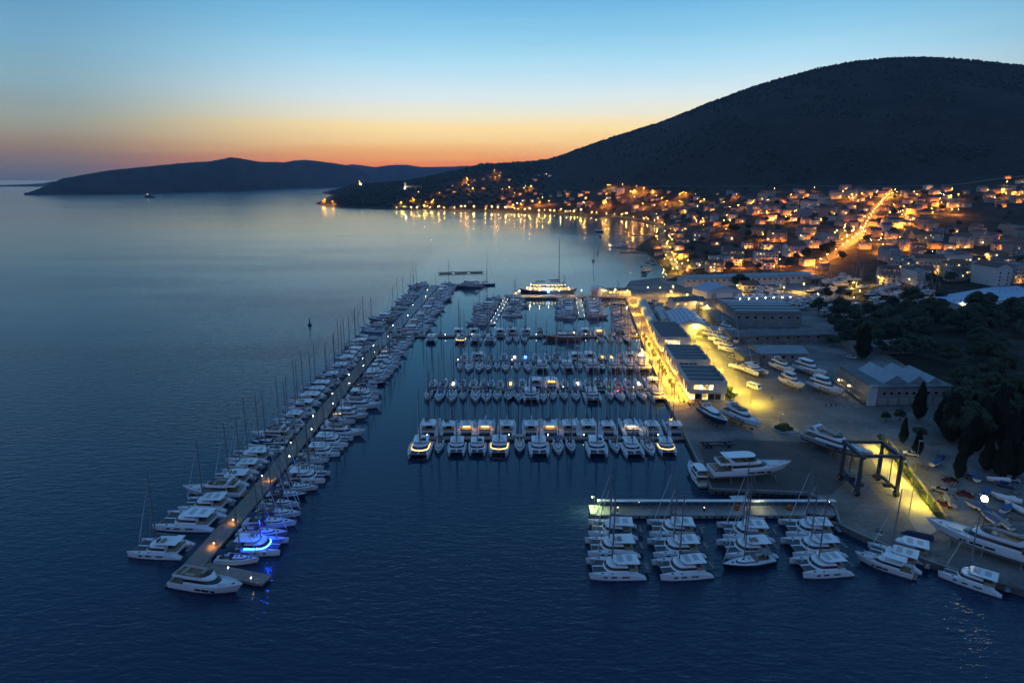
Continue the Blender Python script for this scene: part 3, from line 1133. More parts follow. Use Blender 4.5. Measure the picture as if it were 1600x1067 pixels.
def make_mono(L=12.5, B=4.0, cover=None, hull=None, detail=True, hood=None, mast=17.0, bimini=False, deck=None, lit=None):
    p = Proto()
    k = L / 12.5
    rings, sh = hull_form(L, B, 1.15, 1.5, .55, .7, .82, 13, 0, 2.0, .1)
    h = p.add('hull', MB().loft(rings, closed=False, cap1=False), hull or M_GEL, smooth=False)
    if detail:
        p.add('waterline_stripe', stripe_mb(rings), M_NAVY, h)
        p.add('toe_rail', rail_mb(sh, 0, .06, .07), M_ALU, h)
    p.add('deck', deck_mb(sh), deck or M_DECK)
    a = (-1.5 * k, 3.2 * k, B * .56, 1.22, 2.6 * k, 8, B * .6)
    b = (-1.4 * k, 2.4 * k, B * .44, 1.72, 2.2 * k, 8, B * .5)
    c = p.add('cabin', house_mb(a, b), M_GEL)
    p.add('window_band', band_mb(a, b, .3, .78, .02), M_GLASS, c)
    p.add('cockpit', MB().box(-3.6 * k, 0, 1.2, 3.4 * k, B * .46, .05), M_TEAK)
    for sg in (1, -1):
        p.add('cockpit_coaming', MB().box(-3.5 * k, sg * B * .29, 1.32, 3.6 * k, .42, .3), M_GEL)
    rows = []
    for i in range(6):
        a_ = math.pi * i / 5
        rows.append((math.cos(a_), math.sin(a_)))
    hd = MB().loft([[(-1.0 * k, B * .28 * x, 1.6 + .3 * y) for x, y in rows], [(-1.5 * k, B * .3 * x, 1.55 + .85 * y) for x, y in rows], [(-2.0 * k, B * .3 * x, 1.5 + .95 * y) for x, y in rows]],
                   closed=False, cap0=False, cap1=False)
    p.add('sprayhood', hd, hood or M_CANVAS[0])
    if bimini:
        bm_ = MB().loft([[(-3.0 * k, B * .34 * x, 2.95 + .22 * y) for x, y in rows], [(-5.2 * k, B * .34 * x, 2.95 + .22 * y) for x, y in rows]], closed=False, cap0=False, cap1=False)
        bi = p.add('bimini', bm_, hood or M_CANVAS[0])
        bp_ = MB()
        for sg in (1, -1):
            bp_.tube((-4.1 * k, sg * B * .34, 1.4), (-3.0 * k, sg * B * .34, 2.95), .03, n=3).tube((-4.1 * k, sg * B * .34, 1.4), (-5.2 * k, sg * B * .34, 2.95), .03, n=3)
        p.add('bimini_frame', bp_, M_WIRE, bi)
    if detail:
        wh = MB()
        for sg in (1, -1):
            wh.box(-4.3 * k, sg * B * .16, 1.65, .25, .25, .85).tube((-4.46 * k, sg * B * .16, 1.95), (-4.5 * k, sg * B * .16, 1.95), .4, n=8)
        p.add('steering_wheel', wh, M_DARK)
        ht = MB().box(3.7 * k, 0, 1.5, .55, .55, .07).box(1.2 * k, 0, 1.88, .5, .5, .05).box(-.2 * k, 0, 1.88, .45, .6, .05)
        p.add('deck_hatch', ht, M_GLASS)
        pu = MB()
        for sg in (1, -1):
            pu.tube((L / 2 - .1, 0, 2.05), (L / 2 - 1.6, sg * B * .26, 2.0), .025, n=3)
            pu.tube((L / 2 - 1.6, sg * B * .26, 2.0), (L / 2 - 1.6, sg * B * .26, 1.45), .025, n=3)
            pu.tube((L / 2 - 1.6, sg * B * .26, 2.0), (-L / 2 + .3, sg * B * .4, 1.75), .014, n=3)
            pu.tube((-L / 2 + .3, sg * B * .4, 1.75), (-L / 2 + .3, sg * B * .4, 1.2), .025, n=3)
        p.add('guard_rail', pu, M_WIRE)
    rig(p, 1.0 * k, 1.75, mast, 2.9, 4.4 * k, (L / 2 - .15, 0, 1.55), B * .46, cover or M_CANVAS[0], detail, .15)
    p.add('backstay', MB().tube((-L / 2 + .1, 0, 1.2), (1.0 * k - mast * .012, 0, 1.75 + mast), .02, n=3), M_WIRE)
    if lit:
        p.add('cockpit_light', MB().box(-3.4 * k, 0, 1.5, 1.8 * k, .8, .1).box(-1.95 * k, 0, 1.75, .05, .8, .45), lit)
    return p


def make_motor(L=16.0, B=4.8, hull=None, fly=True, hard=False, detail=True, open_=False, hullwin=True, lit=None, top=None, arch=True):
    p = Proto()
    k = L / 16.0
    kb_ = B / 4.8
    hgt = .35 * k + .65
    s0, s1 = 1.5 * hgt, 2.35 * hgt
    rings, sh = hull_form(L, B, s0, s1, .8 * hgt, 1.9 * k, .92, 15, 0, 2.6, .2)
    h = p.add('hull', MB().loft(rings, closed=False, cap1=False), hull or M_GEL, smooth=False)
    p.add('deck', deck_mb(sh), M_DECK)
    p.add('toe_rail', rail_mb(sh, 0, .1, .18), M_GEL, h)
    if detail:
        p.add('waterline_stripe', stripe_mb(rings, .08, .34), M_NAVY, h)
    if hullwin:
        w = MB()
        for x, wd in ((-.8, 1.3), (.9, 1.6), (2.6, .8)):
            for sg in (1, -1):
                w.box(x * k, sg * (B / 2 - .03 - max(0, x) * .03 * kb_), s0 * .72, wd * k, .12, .38 * hgt)
        p.add('hull_window', w, M_GLASS, h)
    p.add('swim_platform', MB().prism([(-L / 2 - 1.1 * k, -B * .38), (-L / 2 + .1, -B * .42), (-L / 2 + .1, B * .42), (-L / 2 - 1.1 * k, B * .38)], .3, .45), M_TEAK)
    p.add('cockpit_sole', MB().box(-L * .385, 0, s0 + .03, L * .2, B * .78, .05), M_TEAK)
    p.add('cockpit_seat', MB().box(-L * .465, 0, s0 + .3, .6 * k, B * .62, .5), M_CUSH)
    zb = s0 - .05
    zt = zb + 1.45 * hgt
    a = (-L * .28, L * .25, B * .76, zb + .12, L * .24, 9, B * .78, .9)
    b = (-L * .27, L * .1, B * .64, zt, L * .15, 9, B * .7, .9)
    c = p.add('saloon', house_mb(a, b), M_GEL)
    p.add('window_band', band_mb(a, b, .42, .88, .03), M_GLASS, c)
    p.add('saloon_door', MB().box(-L * .283, 0, zb + .75 * hgt, .06, B * .5, 1.2 * hgt), M_GLASS, c)
    p.add('foredeck_pad', MB().loft([dring(L * .19, L * .33, B * .42, s1 * .86, L * .06, 6), dring(L * .19, L * .32, B * .38, s1 * .86 + .22, L * .05, 6)]), M_CUSH if open_ else M_DECK)
    if fly:
        fb = MB().loft([dring(-L * .42, L * .07, B * .72, zt + .08, L * .12, 9), dring(-L * .43, L * .1, B * .78, zt + .16, L * .13, 9), dring(-L * .42, L * .06, B * .74, zt + .75 * hgt, L * .1, 9)], cap1=False)
        f = p.add('flybridge', fb, M_GEL)
        p.add('flybridge_sole', MB().loft([dring(-L * .42, L * .06, B * .72, zt + .2, L * .11, 9)[::1], dring(-L * .42, L * .06, B * .72, zt + .24, L * .11, 9)]), M_TEAK, f)
        st = MB().box(-L * .06, B * .12, zt + .55 * hgt, .7 * k, B * .3, .6).box(-L * .2, -B * .22, zt + .5 * hgt, 2.2 * k, .6, .45).box(-L * .31, 0, zt + .5 * hgt, .6 * k, B * .5, .45)
        p.add('flybridge_seat', st, M_CUSH, f)
        ws = MB().loft([dring(L * .01, L * .062, B * .7, zt + .75 * hgt, L * .09, 9)[1:-1], dring(L * .0, L * .035, B * .64, zt + 1.15 * hgt, L * .08, 9)[1:-1]], closed=False, cap0=False, cap1=False)
        p.add('windscreen', ws, M_GLASS, f)
    zr = zt + (.75 * hgt if fly else 0)
    if arch:
        ar = MB()
        for sg in (1, -1):
            ar.loft([[(-L * .3, sg * B * .36, zr - .1), (-L * .24, sg * B * .36, zr - .1), (-L * .24, sg * B * .33, zr - .1), (-L * .3, sg * B * .33, zr - .1)],
                     [(-L * .35, sg * B * .32, zr + 1.0 * hgt), (-L * .31, sg * B * .32, zr + 1.0 * hgt), (-L * .31, sg * B * .29, zr + 1.0 * hgt), (-L * .35, sg * B * .29, zr + 1.0 * hgt)]])
        ar.box(-L * .33, 0, zr + 1.05 * hgt, L * .05, B * .66, .16)
        r_ = p.add('radar_arch', ar, M_GEL)
        p.add('radar', MB().ball((-L * .33, 0, zr + 1.3 * hgt), .34, 8, 5, .55).tube((-L * .33, B * .18, zr + 1.1 * hgt), (-L * .34, B * .18, zr + 2.4 * hgt), .03, n=3)
              .ball((-L * .33, -B * .2, zr + 1.35 * hgt), .26, 7, 5), top or M_GEL, r_)
    if hard:
        hh = zr + 1.15 * hgt
        ht = p.add('hardtop', MB().loft([dring(-L * .36, L * .02, B * .66, hh, L * .07, 8), dring(-L * .365, L * .03, B * .7, hh + .08, L * .08, 8), dring(-L * .34, L * .0, B * .6, hh + .17, L * .06, 8)]), M_GEL)
        pp = MB()
        for sg in (1, -1):
            pp.tube((-L * .02, sg * B * .3, zr), (-L * .04, sg * B * .3, hh), .05, n=4)
        p.add('hardtop_post', pp, M_DARK, ht)
    if detail:
        gr = MB()
        prev = {}
        for x, bb, z in sh:
            if x < 0:
                continue
            for sg in (1, -1):
                q0 = (x - .1, sg * max(bb - .12, .02), z + .1)
                q1 = (x - .1, sg * max(bb - .12, .02), z + .75)
                gr.tube(q0, q1, .02, n=3)
                if sg in prev:
                    gr.tube(prev[sg], q1, .024, n=3)
                prev[sg] = q1
        p.add('bow_rail', gr, M_WIRE)
        p.add('deck_hatch', MB().box(L * .37, 0, s1 * .9 + .06, .55, .55, .05), M_GLASS)
    if lit:
        p.add('cockpit_light', MB().box(-L * .37, 0, zt + .02, L * .14, B * .5, .03).box(-L * .292, 0, zb + .8, .03, B * .46, .9), lit)
    return p


def make_gulet(L=22.0, B=5.6):
    p = Proto()
    rings, sh = hull_form(L, B, 2.0, 2.9, .9, 2.2, .7, 15, 0, 2.0, .15)
    wood = mat('varnished_hull', (.16, .085, .045), .4, var=.2)
    h = p.add('hull', MB().loft(rings, closed=False, cap1=False), wood)
    p.add('toe_rail', rail_mb(sh, 0, .14, .35), M_GEL, h)
    p.add('deck', deck_mb(sh), M_TEAK)
    a = (-7, 2.5, 3.4, 2.1, .6, 4)
    b = (-6.9, 2.3, 3.2, 3.7, .5, 4)
    c = p.add('deckhouse', house_mb(a, b), M_GEL2)
    p.add('window_band', band_mb(a, b, .4, .8, .02), M_GLASS, c)
    p.add('awning', MB().box(-6.2, 0, 4.9, 7.5, 4.4, .08), M_CANVAS[2])
    po = MB()
    for x in (-9.6, -2.7):
        for sg in (1, -1):
            po.tube((x, sg * 2.1, 2.0), (x, sg * 2.1, 4.9), .05, n=4)
    p.add('awning_post', po, M_STEEL)
    p.add('bowsprit', MB().tube((L / 2 - 1, 0, 2.9), (L / 2 + 3.4, 0, 3.7), .14, .08, 6), wood)
    rig(p, 3.2, 2.4, 17, 5.4, 8.5, (L / 2 + 3.2, 0, 3.6), B * .46, M_CANVAS[3], True, .17)
    return p


def make_ship(L=24.0, B=6.6, col=None, mast=0.0):
    """two-deck passenger yacht with lit open decks"""
    p = Proto()
    rings, sh = hull_form(L, B, 2.4, 4.0, 1.0, 2.4, .85, 15, 0, 2.4, .2)
    h = p.add('hull', MB().loft(rings, closed=False, cap1=False), col or M_NAVY)
    p.add('toe_rail', rail_mb(sh, 0, .14, .5), M_GEL, h)
    p.add('deck', deck_mb(sh), M_TEAK)
    z = 2.4
    for i, (x0, x1, w) in enumerate(((-L * .42, L * .22, B * .78), (-L * .4, L * .1, B * .7))):
        a = (x0, x1, w, z, L * .08, 6)
        b = (x0 + .2, x1 - .9, w * .94, z + 2.3, L * .07, 6)
        c = p.add('deckhouse', house_mb(a, b), M_GEL2)
        p.add('window_band', band_mb(a, b, .4, .82, .03, False), E_WIN if i == 0 else M_GLASS, c)
        z += 2.5
        p.add('upper_deck', MB().loft([dring(x0 - 1.6, x1 + .4, B * .92, z - .08, L * .1, 8), dring(x0 - 1.6, x1 + .4, B * .92, z + .06, L * .1, 8)]), M_GEL)
        lights = MB()
        for kx in range(6):
            for sg in (1, -1):
                lights.box(x0 + (x1 - x0) * kx / 5.0, sg * B * .43, z - .16, .35, .3, .1)
        p.add('deck_light', lights, E_DECKL)
    p.add('sun_awning', MB().box(-L * .2, 0, z + 2.2, L * .3, B * .75, .1), M_CANVAS[0])
    po = MB()
    for x in (-.34, -.06):
        for sg in (1, -1):
            po.tube((L * x, sg * B * .35, z), (L * x, sg * B * .35, z + 2.2), .06, n=4)
    p.add('awning_post', po, M_STEEL)
    p.add('bridge', MB().box(L * .06, 0, z + .9, 3.2, B * .55, 1.8, 0, .8, .9), M_GEL)
    p.add('bridge_window', MB().box(L * .06, 0, z + 1.25, 3.1, B * .56, .6, 0, .95, .97), M_GLASS)
    if mast:
        rig(p, -L * .08, z, mast, z + 3.2, L * .36, (L * .49, 0, 4.3), B * .45, M_CANVAS[0], True, .3, False)
    return p


M_PANEL = mat('roof_panel_grey', (.42, .43, .45), .4, var=.1)
E_DECKL = glow('deck_strip', (1, .62, .2), 55)

# variants -----------------------------------------------------------
PROTO = {}


def proto(kind, **k):
    key = (kind,) + tuple(sorted((a, getattr(b, 'name', str(b))) for a, b in k.items()))
    if key not in PROTO:
        PROTO[key] = {'cat': make_cat, 'mono': make_mono, 'motor': make_motor, 'gulet': make_gulet, 'ship': make_ship}[kind](**k)
    return PROTO[key]


CANV = ['navy', 'grey', 'beige', 'white', 'blue', 'maroon']
# ================================================================== MARINA
# ------------------------------------------------------------------ piers and pontoons
def pontoon(name, label, pts, w, top=.75, m=None, piles=True, floats=True, th=.35, z=None):
    """straight floating pontoon from pts[0] to pts[1] as sections with piles"""
    (x0, y0), (x1, y1) = pts
    ln = math.hypot(x1 - x0, y1 - y0)
    a = math.atan2(y1 - y0, x1 - x0)
    r = bpy.data.objects.new(name, None)
    COL.objects.link(r)
    r.location = (x0, y0, 0)
    r.rotation_euler = (0, 0, a)
    tag(r, label, 'pontoon')
    n = max(1, int(ln / 12))
    sec = MB().box(ln / n / 2, 0, top - th / 2, ln / n - .12, w, th).mesh('deck_section', m or M_TIMBER)
    fl = MB().box(ln / n / 2, 0, .0, ln / n * .8, w * .8, .9).mesh('float', M_CONC2)
    pm = MB().tube((0, 0, -3), (0, 0, 2.6), .22, n=7).mesh('mooring_pile', M_STEEL)
    for i in range(n):
        s_ = link('deck_section', sec, r, (i * ln / n, 0, 0))
        if floats:
            link('float', fl, r, (i * ln / n, 0, 0))
        if piles and i % 2 == 0:
            link('mooring_pile', pm, r, (i * ln / n + .4, w / 2 + .3, 0))
    return r


PIER = [G(310, 880), (-73.2, 164.3), (-72.9, 226.0), (-72.3, 336.0), (-65.5, 540.0)]
PIER[0] = (-74.2, 130.5)
pr = bpy.data.objects.new('long_pier', None)
COL.objects.link(pr)
tag(pr, 'long concrete outer pier lined with moored boats on both sides', 'pier')
PTOP = 1.05
for (x0, y0), (x1, y1), w in zip(PIER, PIER[1:], (5.0, 5.0, 5.2, 7.5)):
    ln = math.hypot(x1 - x0, y1 - y0)
    n = max(1, round(ln / 12))
    a = math.atan2(y1 - y0, x1 - x0)
    me = MB().box(0, 0, PTOP - .3, ln / n - .08, w, .6).mesh('deck_slab', M_TIMBER if w < 6 else mat('pier_blue_grey', (.2, .215, .23), .55, var=.2, scale=.4))
    be = MB().box(0, 0, -.4, ln / n * .85, w * .75, 1.6).mesh('pier_float', M_CONC2)
    for i in range(n):
        t = (i + .5) / n
        for nm, mm in (('deck_slab', me), ('pier_float', be)):
            link(nm, mm, pr, (x0 + (x1 - x0) * t, y0 + (y1 - y0) * t, 0), a)
tp = [(-71.8, 131.2), (-55.0, 126.2)]
pontoon('cross_pontoon', 'short cross pontoon at the outer end of the long pier', tp, 3.6, 1.0, M_TIMBER, th=.5)
pontoon('mooring_pontoon', 'nearest of the four finger pontoons with catamarans moored on both sides', [(-34, 208.5), (60.2, 208.5)], 2.6)
pontoon('mooring_pontoon', 'second finger pontoon from the camera with two rows of yachts', [(-35, 261.5), (65, 261.5)], 2.6)
pontoon('mooring_pontoon', 'third finger pontoon from the camera with two rows of yachts', [(-28, 304.5), (69.5, 304.5)], 2.6)
pontoon('mooring_pontoon', 'farthest long finger pontoon reaching from outer pier to quay', [(-69, 358.3), (75, 358.3)], 3.0)
BL = mat('blue_lit_decking', (.06, .13, .22), .4, var=.15)  # blue light on the inner pontoons is put into the deck colour
pontoon('inner_pontoon', 'slanting pontoon dotted with white lights in the far basin', [(-12.5, 388), (-4, 480)], 3.6, m=BL)
pontoon('inner_pontoon', 'straight blue-lit pontoon between motor yachts in the far basin', [(45.5, 408), (50.5, 480)], 4.2, m=BL)
pontoon('floating_breakwater', 'long dark floating breakwater beyond the outer pier end', [G(684, 428), G(756, 426)], 3.2, 1.4, M_DARK, piles=False)
pontoon('north_pier', 'brightly lit stone pier closing the far side of the basin', [(-6, 484), (93, 487)], 11, 1.7, M_CONC, piles=False, th=1.2)

# roofed jetty in front of the yard ---------------------------------------------------------------
jt = bpy.data.objects.new('service_jetty', None)
COL.objects.link(jt)
jt.location = (21, 157, 0)
tag(jt, 'concrete jetty with glass wave screen and white capping in front of yard', 'pier')
JL = 67.0
secm = MB().box(0, 0, .85, JL / 8 - .08, 5.6, .9).mesh('deck_section', M_CONC)
flm = MB().box(0, 0, 0, JL / 8 * .86, 4.6, 1.0).mesh('jetty_float', M_CONC2)
for i in range(8):
    link('deck_section', secm, jt, ((i + .5) * JL / 8, 0, 0))
    link('jetty_float', flm, jt, ((i + .5) * JL / 8, 0, 0))
panel = MB().box(0, 0, 2.25, 1.9, .06, 1.8).mesh('glass_panel', mat('screen_glass', (.05, .11, .16), .12, var=.05))
pstm = MB().box(0, 0, 2.2, .12, .16, 1.9).mesh('screen_post', M_STEEL)
for i in range(32):
    link('glass_panel', panel, jt, (3.6 + i * 2.0, 2.3, 0))
    link('screen_post', pstm, jt, (2.6 + i * 2.0, 2.3, 0))
link('screen_capping', MB().box(JL / 2 + 1.3, 1.7, 3.2, JL - 2, 1.15, .16).mesh('screen_capping', M_WHITEPAINT), jt)
rib = MB().box(0, -2.84, .55, .35, .12, 1.1).mesh('fender', M_RUBBER)
for i in range(33):
    link('fender', rib, jt, (1 + i * 2.0, 0, 0))


# ------------------------------------------------------------------ lamps
def lamp_proto(h, col, r=.28, arm=.9, down=None, dr=.5):
    p = Proto()
    po = MB().tube((0, 0, 0), (0, 0, h), .11, .07, 6)
    if arm:
        po.tube((0, 0, h - .1), (arm, 0, h + .12), .05, n=4)
    p.add('post', po, M_POST)
    p.add('lamp_head', MB().box(arm, 0, h + .2, .8, .42, .12), M_POST)
    if r:
        p.add('bulb', MB().ball((arm, 0, h - .12), r, 6, 4), col)
    if down:      # flat lens under the lamp head, shining down
        p.add('lens', MB().add([(arm + dr * math.cos(k * math.pi / 4), dr * math.sin(k * math.pi / 4), h + .1) for k in range(8)], [tuple(range(7, -1, -1))]), down)
        p.add('lamp_shade', MB().tube((arm, 0, h + .12), (arm, 0, h + .19), dr * 1.12, dr * .7, 8), M_POST)
    return p


def one_sided(name, col, strength):
    """a lens that shines from its front face only"""
    if name in MATS:
        return MATS[name]
    m = glow(name, col, strength)
    nt = m.node_tree
    e, o = nt.nodes['Emission'], nt.nodes['Material Output']
    g = nt.nodes.new('ShaderNodeNewGeometry')
    d = nt.nodes.new('ShaderNodeBsdfDiffuse')
    d.inputs['Color'].default_value = (.1, .1, .1, 1)
    x = nt.nodes.new('ShaderNodeMixShader')
    nt.links.new(g.outputs['Backfacing'], x.inputs[0])
    nt.links.new(e.outputs[0], x.inputs[1])
    nt.links.new(d.outputs[0], x.inputs[2])
    nt.links.new(x.outputs[0], o.inputs[0])
    return m


D_ORANGE = one_sided('lens_sodium', (1, .3, .02), 3800)
D_YELLOW = one_sided('lens_yellow', (1, .54, .05), 2600)
D_WARM = one_sided('lens_warm', (1, .6, .14), 420)
D_WHITE = one_sided('lens_white', (1, .85, .6), 140)
LP_SHORE = lamp_proto(8, E_SHORE, .34, down=D_YELLOW, dr=.5)
LP_ORANGE = lamp_proto(7.5, E_ORANGE, .2, down=D_ORANGE, dr=.6)
LP_YELLOW = lamp_proto(7.0, E_YELLOW, .2, down=D_YELLOW, dr=.5)
LP_WARM = lamp_proto(6.0, E_WARM, .14, down=D_WARM, dr=.4)
LP_WHITE = lamp_proto(6.0, E_WHITE, .14, down=D_WHITE, dr=.4)
LP_FLOOD = lamp_proto(10.0, E_FLOOD, .8, arm=.9, down=one_sided('lens_flood', (1, .85, .55), 700), dr=.5)
PIER_LIGHT = Proto()
PIER_LIGHT.add('bollard', MB().box(0, 0, .45, .22, .22, .9), M_STEEL)
PIER_LIGHT.add('bulb', MB().ball((.16, 0, 1.0), .07, 6, 4), glow('pier_amber', (1, .55, .1), 90))
PIER_LIGHT.add('lens', MB().add([(.35 + .2 * math.cos(k * math.pi / 3), .2 * math.sin(k * math.pi / 3), .93) for k in range(6)], [tuple(range(5, -1, -1))]), one_sided('lens_amber', (1, .42, .03), 160))
PIER_LIGHT.add('lamp_shade', MB().box(.2, 0, .97, .8, .5, .05), M_STEEL)
PIER_PIN = Proto()
PIER_PIN.add('pedestal', MB().box(0, 0, .5, .26, .26, 1.0), M_WHITEPAINT)
PIER_PIN.add('bulb', MB().ball((0, 0, 1.12), .11, 6, 4), glow('pedestal_white', (1, .8, .5), 40))

for i, (u, v) in enumerate(((328, 854), (359, 817), (417, 751))):
    x, y = G(u, v, PTOP)
    PIER_LIGHT.put('bollard_light', f'low amber bollard light glowing on long pier deck, {ordn(i + 1)} from outer end', 'light', (x + 1.2, y, PTOP), math.pi, group='amber pier lights')
for i, y in enumerate((176, 190, 201, 213, 226, 240, 252, 266, 279, 293, 306, 318, 331, 352, 380, 410, 446, 480, 510)):
    xx = np.interp(y, [p[1] for p in PIER], [p[0] for p in PIER])
    PIER_PIN.put('power_pedestal', f'white service pedestal with small lamp on long pier, {ordn(i + 1)} from outer end', 'pedestal', (xx + (1.7 if i % 2 else -1.7), y, PTOP), 0, group='pedestals on the long pier')
for i, (u, v) in enumerate(((357, 893), (393, 909))):
    x, y = G(u, v, 1.0)
    PIER_PIN.put('power_pedestal', f'lit service pedestal at the {"inner" if i == 0 else "outer"} end of the pier head pontoon', 'pedestal', (x, y, 1.0), 0)
for j, (yy, us, nm) in enumerate(((208.5, (668, 795, 856, 912, 1028), 'nearest'), (261.5, (668, 740, 880, 990), 'second'), (304.5, (716, 800, 905, 930, 1010), 'third'), (358.3, (643, 696, 737, 790, 838, 915, 995), 'farthest'))):
    for i, u in enumerate(us):
        PIER_PIN.put('power_pedestal', f'lit service pedestal on the {nm} finger pontoon, {ordn(i + 1)} from left', 'pedestal', (GX(u, yy), yy, .75), 0, group='pedestals on the finger pontoons')
for i in range(16):
    t = (i + .5) / 16
    PIER_PIN.put('pontoon_light', f'white pontoon light on the slanting inner pontoon, {ordn(i // 2 + 1)} on its {"left" if i % 2 else "right"} edge', 'light', (-12.5 + 8.5 * t + (1.4 if i % 2 == 0 else -1.4), 388 + 92 * t, .75), 0, .7, group='lights on the slanting pontoon')
for i in range(8):
    t = (i + .5) / 8
    PIER_PIN.put('pontoon_light', f'white pontoon light on the blue-lit pontoon, {ordn(i // 2 + 1)} on its {"left" if i % 2 else "right"} edge', 'light', (45.5 + 5 * t + (1.8 if i % 2 == 0 else -1.8), 408 + 72 * t, .75), 0, .7, group='lights on the blue pontoon')

# ------------------------------------------------------------------ boats along the pontoons
_V = random.Random(5)


def boat(kind, x, y, rz, where, lit=None, near=True, size=None, hull=None, cov=None, z=0.0, **k):
    """one boat with its own look; where = the part of its label that says which one"""
    if kind == 'cat':
        c = _V.choice([1, 1, 0, 3, 2]) if cov is None else cov
        L = size or _V.choice([12.2, 13.0, 13.8])
        fl = k.get('fly', _V.random() < .25)
        p = proto('cat', L=L, B=L * k.get('beam', .545), cover=M_CANVAS[c], fly=fl, detail=near, lit=lit, sail=k.get('sail', True))
        lab = f'white {"flybridge " if fl else ""}catamaran with {CANV[c]} sail bag' if k.get('sail', True) else 'white power catamaran'
        nm, ct = 'sailing_catamaran' if k.get('sail', True) else 'power_catamaran', 'catamaran'
    elif kind == 'mono':
        c = _V.choice([0, 0, 1, 2, 4, 0, 1, 5]) if cov is None else cov
        L = size or _V.choice([11.0, 12.2, 13.4])
        hm = hull or (_V.choice([M_GEL, M_GEL, M_GEL2]) if _V.random() < .78 else _V.choice([M_NAVY, M_GREYHULL, M_BLACK]))
        bi = _V.random() < .5
        p = proto('mono', L=L, B=L * .325, cover=M_CANVAS[c], hood=M_CANVAS[c], hull=hm, detail=near, mast=L * _V.choice([1.35, 1.5, 1.65]), bimini=bi, lit=lit[0] if lit else None)
        hn = {'hull_navy': 'navy', 'hull_grey': 'grey', 'hull_black': 'black', 'gelcoat_cream': 'cream'}.get(hm.name, 'white')
        lab = f'{hn} sailing yacht with {CANV[c]} canvas'
        nm, ct = 'sailing_yacht', 'sailing yacht'
    else:
        L = size or _V.choice([12.0, 14.0, 16.5])
        hm = hull or _V.choice([M_GEL, M_GEL, M_GEL2, M_GEL, M_GREYHULL])
        fl = k.get('fly', True)
        p = proto('motor', L=L, B=L * .29 + .25, hull=hm, fly=fl, hard=k.get('hard', _V.random() < .4), detail=near, lit=lit[0] if lit else None, top=k.get('top'))
        hn = {'hull_navy': 'navy', 'hull_grey': 'grey', 'hull_black': 'black', 'gelcoat_cream': 'cream'}.get(hm.name, 'white')
        lab = f'{hn} motor yacht'
        nm, ct = 'motor_yacht', 'motor yacht'
    if lit:
        lab = ('blue lit ' if 'blue' in lit[0].name else 'lit ') + lab
    if len(f'{lab}, {where}'.split()) > 16:
        lab = lab.replace('flybridge ', '')
    jig = _V.uniform(-.045, .045)
    return p.put(nm, f'{lab}, {where}', ct, (x, y, z), rz + jig, k.get('scale', _V.uniform(.93, 1.06) if not k.get('beam') else 1.0), group=k.get('group', 'boats moored in the marina'))


def blen(kind):
    return {'cat': 13.0, 'mono': 12.2, 'motor': 14.0}[kind]


def pontoon_row(y, spec, near_side, where, near, lits={}):
    for i, (u, kd) in enumerate(spec):
        kind = {'c': 'cat', 'm': 'mono', 'b': 'motor'}[kd]
        L = {'c': _V.choice([12.2, 13.0, 13.8]), 'm': _V.choice([11.0, 12.2, 13.4]), 'b': _V.choice([12.0, 14.0])}[kd]
        off = 2.2 + L / 2 + (.9 if kd != 'm' else 0)
        yy = y - off if near_side else y + off
        lit = None
        if i in lits:
            lit = (lits[i], 'bow' if near_side else 'stern')
        boat(kind, GX(u, yy, 1), yy, -math.pi / 2 if near_side else math.pi / 2, f'{ordn(i + 1)} from left, {where}', lit, near, L, group='boats on the finger pontoons')


def S_(us, kinds):
    return list(zip(us, kinds))


Wm, Ww, Bl, Rd = E_COCKPIT, E_COCKPITW, E_BLUE, E_RED
pontoon_row(208.5, S_([657, 686, 714, 746, 780, 812, 842, 872, 892, 932, 961, 987, 1014, 1041], 'cmcccmcmmcmcmc'), True, 'camera side of nearest pontoon', True, {0: Wm, 4: Wm, 13: Wm})
pontoon_row(208.5, S_([672, 702, 730, 759, 792, 830, 859, 888, 917, 948, 984, 1016, 1051], 'ccccccccccccc'), False, 'far side of nearest pontoon', True, {2: Wm, 3: Wm, 6: Wm, 10: Ww})
pontoon_row(261.5, S_([669, 687, 706, 724, 743, 760, 777, 795, 810, 829, 848, 864, 881, 900, 925, 953, 969, 987, 1004, 1027], 'mmmmmmmmmcmmmmcmmmmc'), True, 'camera side of second pontoon', True, {15: E_GREEN, 16: Rd})
pontoon_row(261.5, S_([677, 694, 709, 723, 740, 756, 768, 782, 798, 816, 838, 861, 882, 902, 917, 933, 950, 964, 980, 996, 1018], 'mmmmmmmmmmccmmmmmmmmc'), False, 'far side of second pontoon', False, {2: Ww, 11: Wm, 13: Ww, 19: Ww, 8: Wm})
pontoon_row(304.5, S_([719, 733, 749, 763, 777, 790, 808, 825, 847, 868, 886, 905, 925, 940, 960, 984, 1005], 'mmmmmmmmcmcmcmccc'), True, 'camera side of third pontoon', False, {})
pontoon_row(304.5, S_([726, 747, 768, 787, 804, 821, 837, 854, 869, 899, 920, 940, 954, 968, 984, 1000], 'mcmmmmmmmccmmmcc'), False, 'far side of third pontoon', False, {4: Ww, 11: Wm, 12: Wm, 15: Ww, 5: E_BLUE})
pontoon_row(358.3, S_([640, 674, 720, 744, 766, 795, 807, 819, 940, 954, 968, 981], 'bcccc' + 'mmmmmmm'), True, 'camera side of farthest pontoon', False, {2: Wm})
pontoon_row(358.3, S_([612, 625, 660, 689, 717, 741, 762, 782, 800, 822, 844, 876, 896, 914, 935, 956, 980], 'bbmmccmcccbmmccmm'), False, 'far side of farthest pontoon', False, {12: Ww, 14: Wm})
make_gulet().put('wooden_gulet', 'long dark wooden gulet moored alongside farthest finger pontoon', 'boat', (GX(878, 352.5), 352.5, 0), math.pi)

# boats along the long pier -----------------------------------------------------------------------
def pier_x(y):
    return float(np.interp(y, [p[1] for p in PIER], [p[0] for p in PIER]))


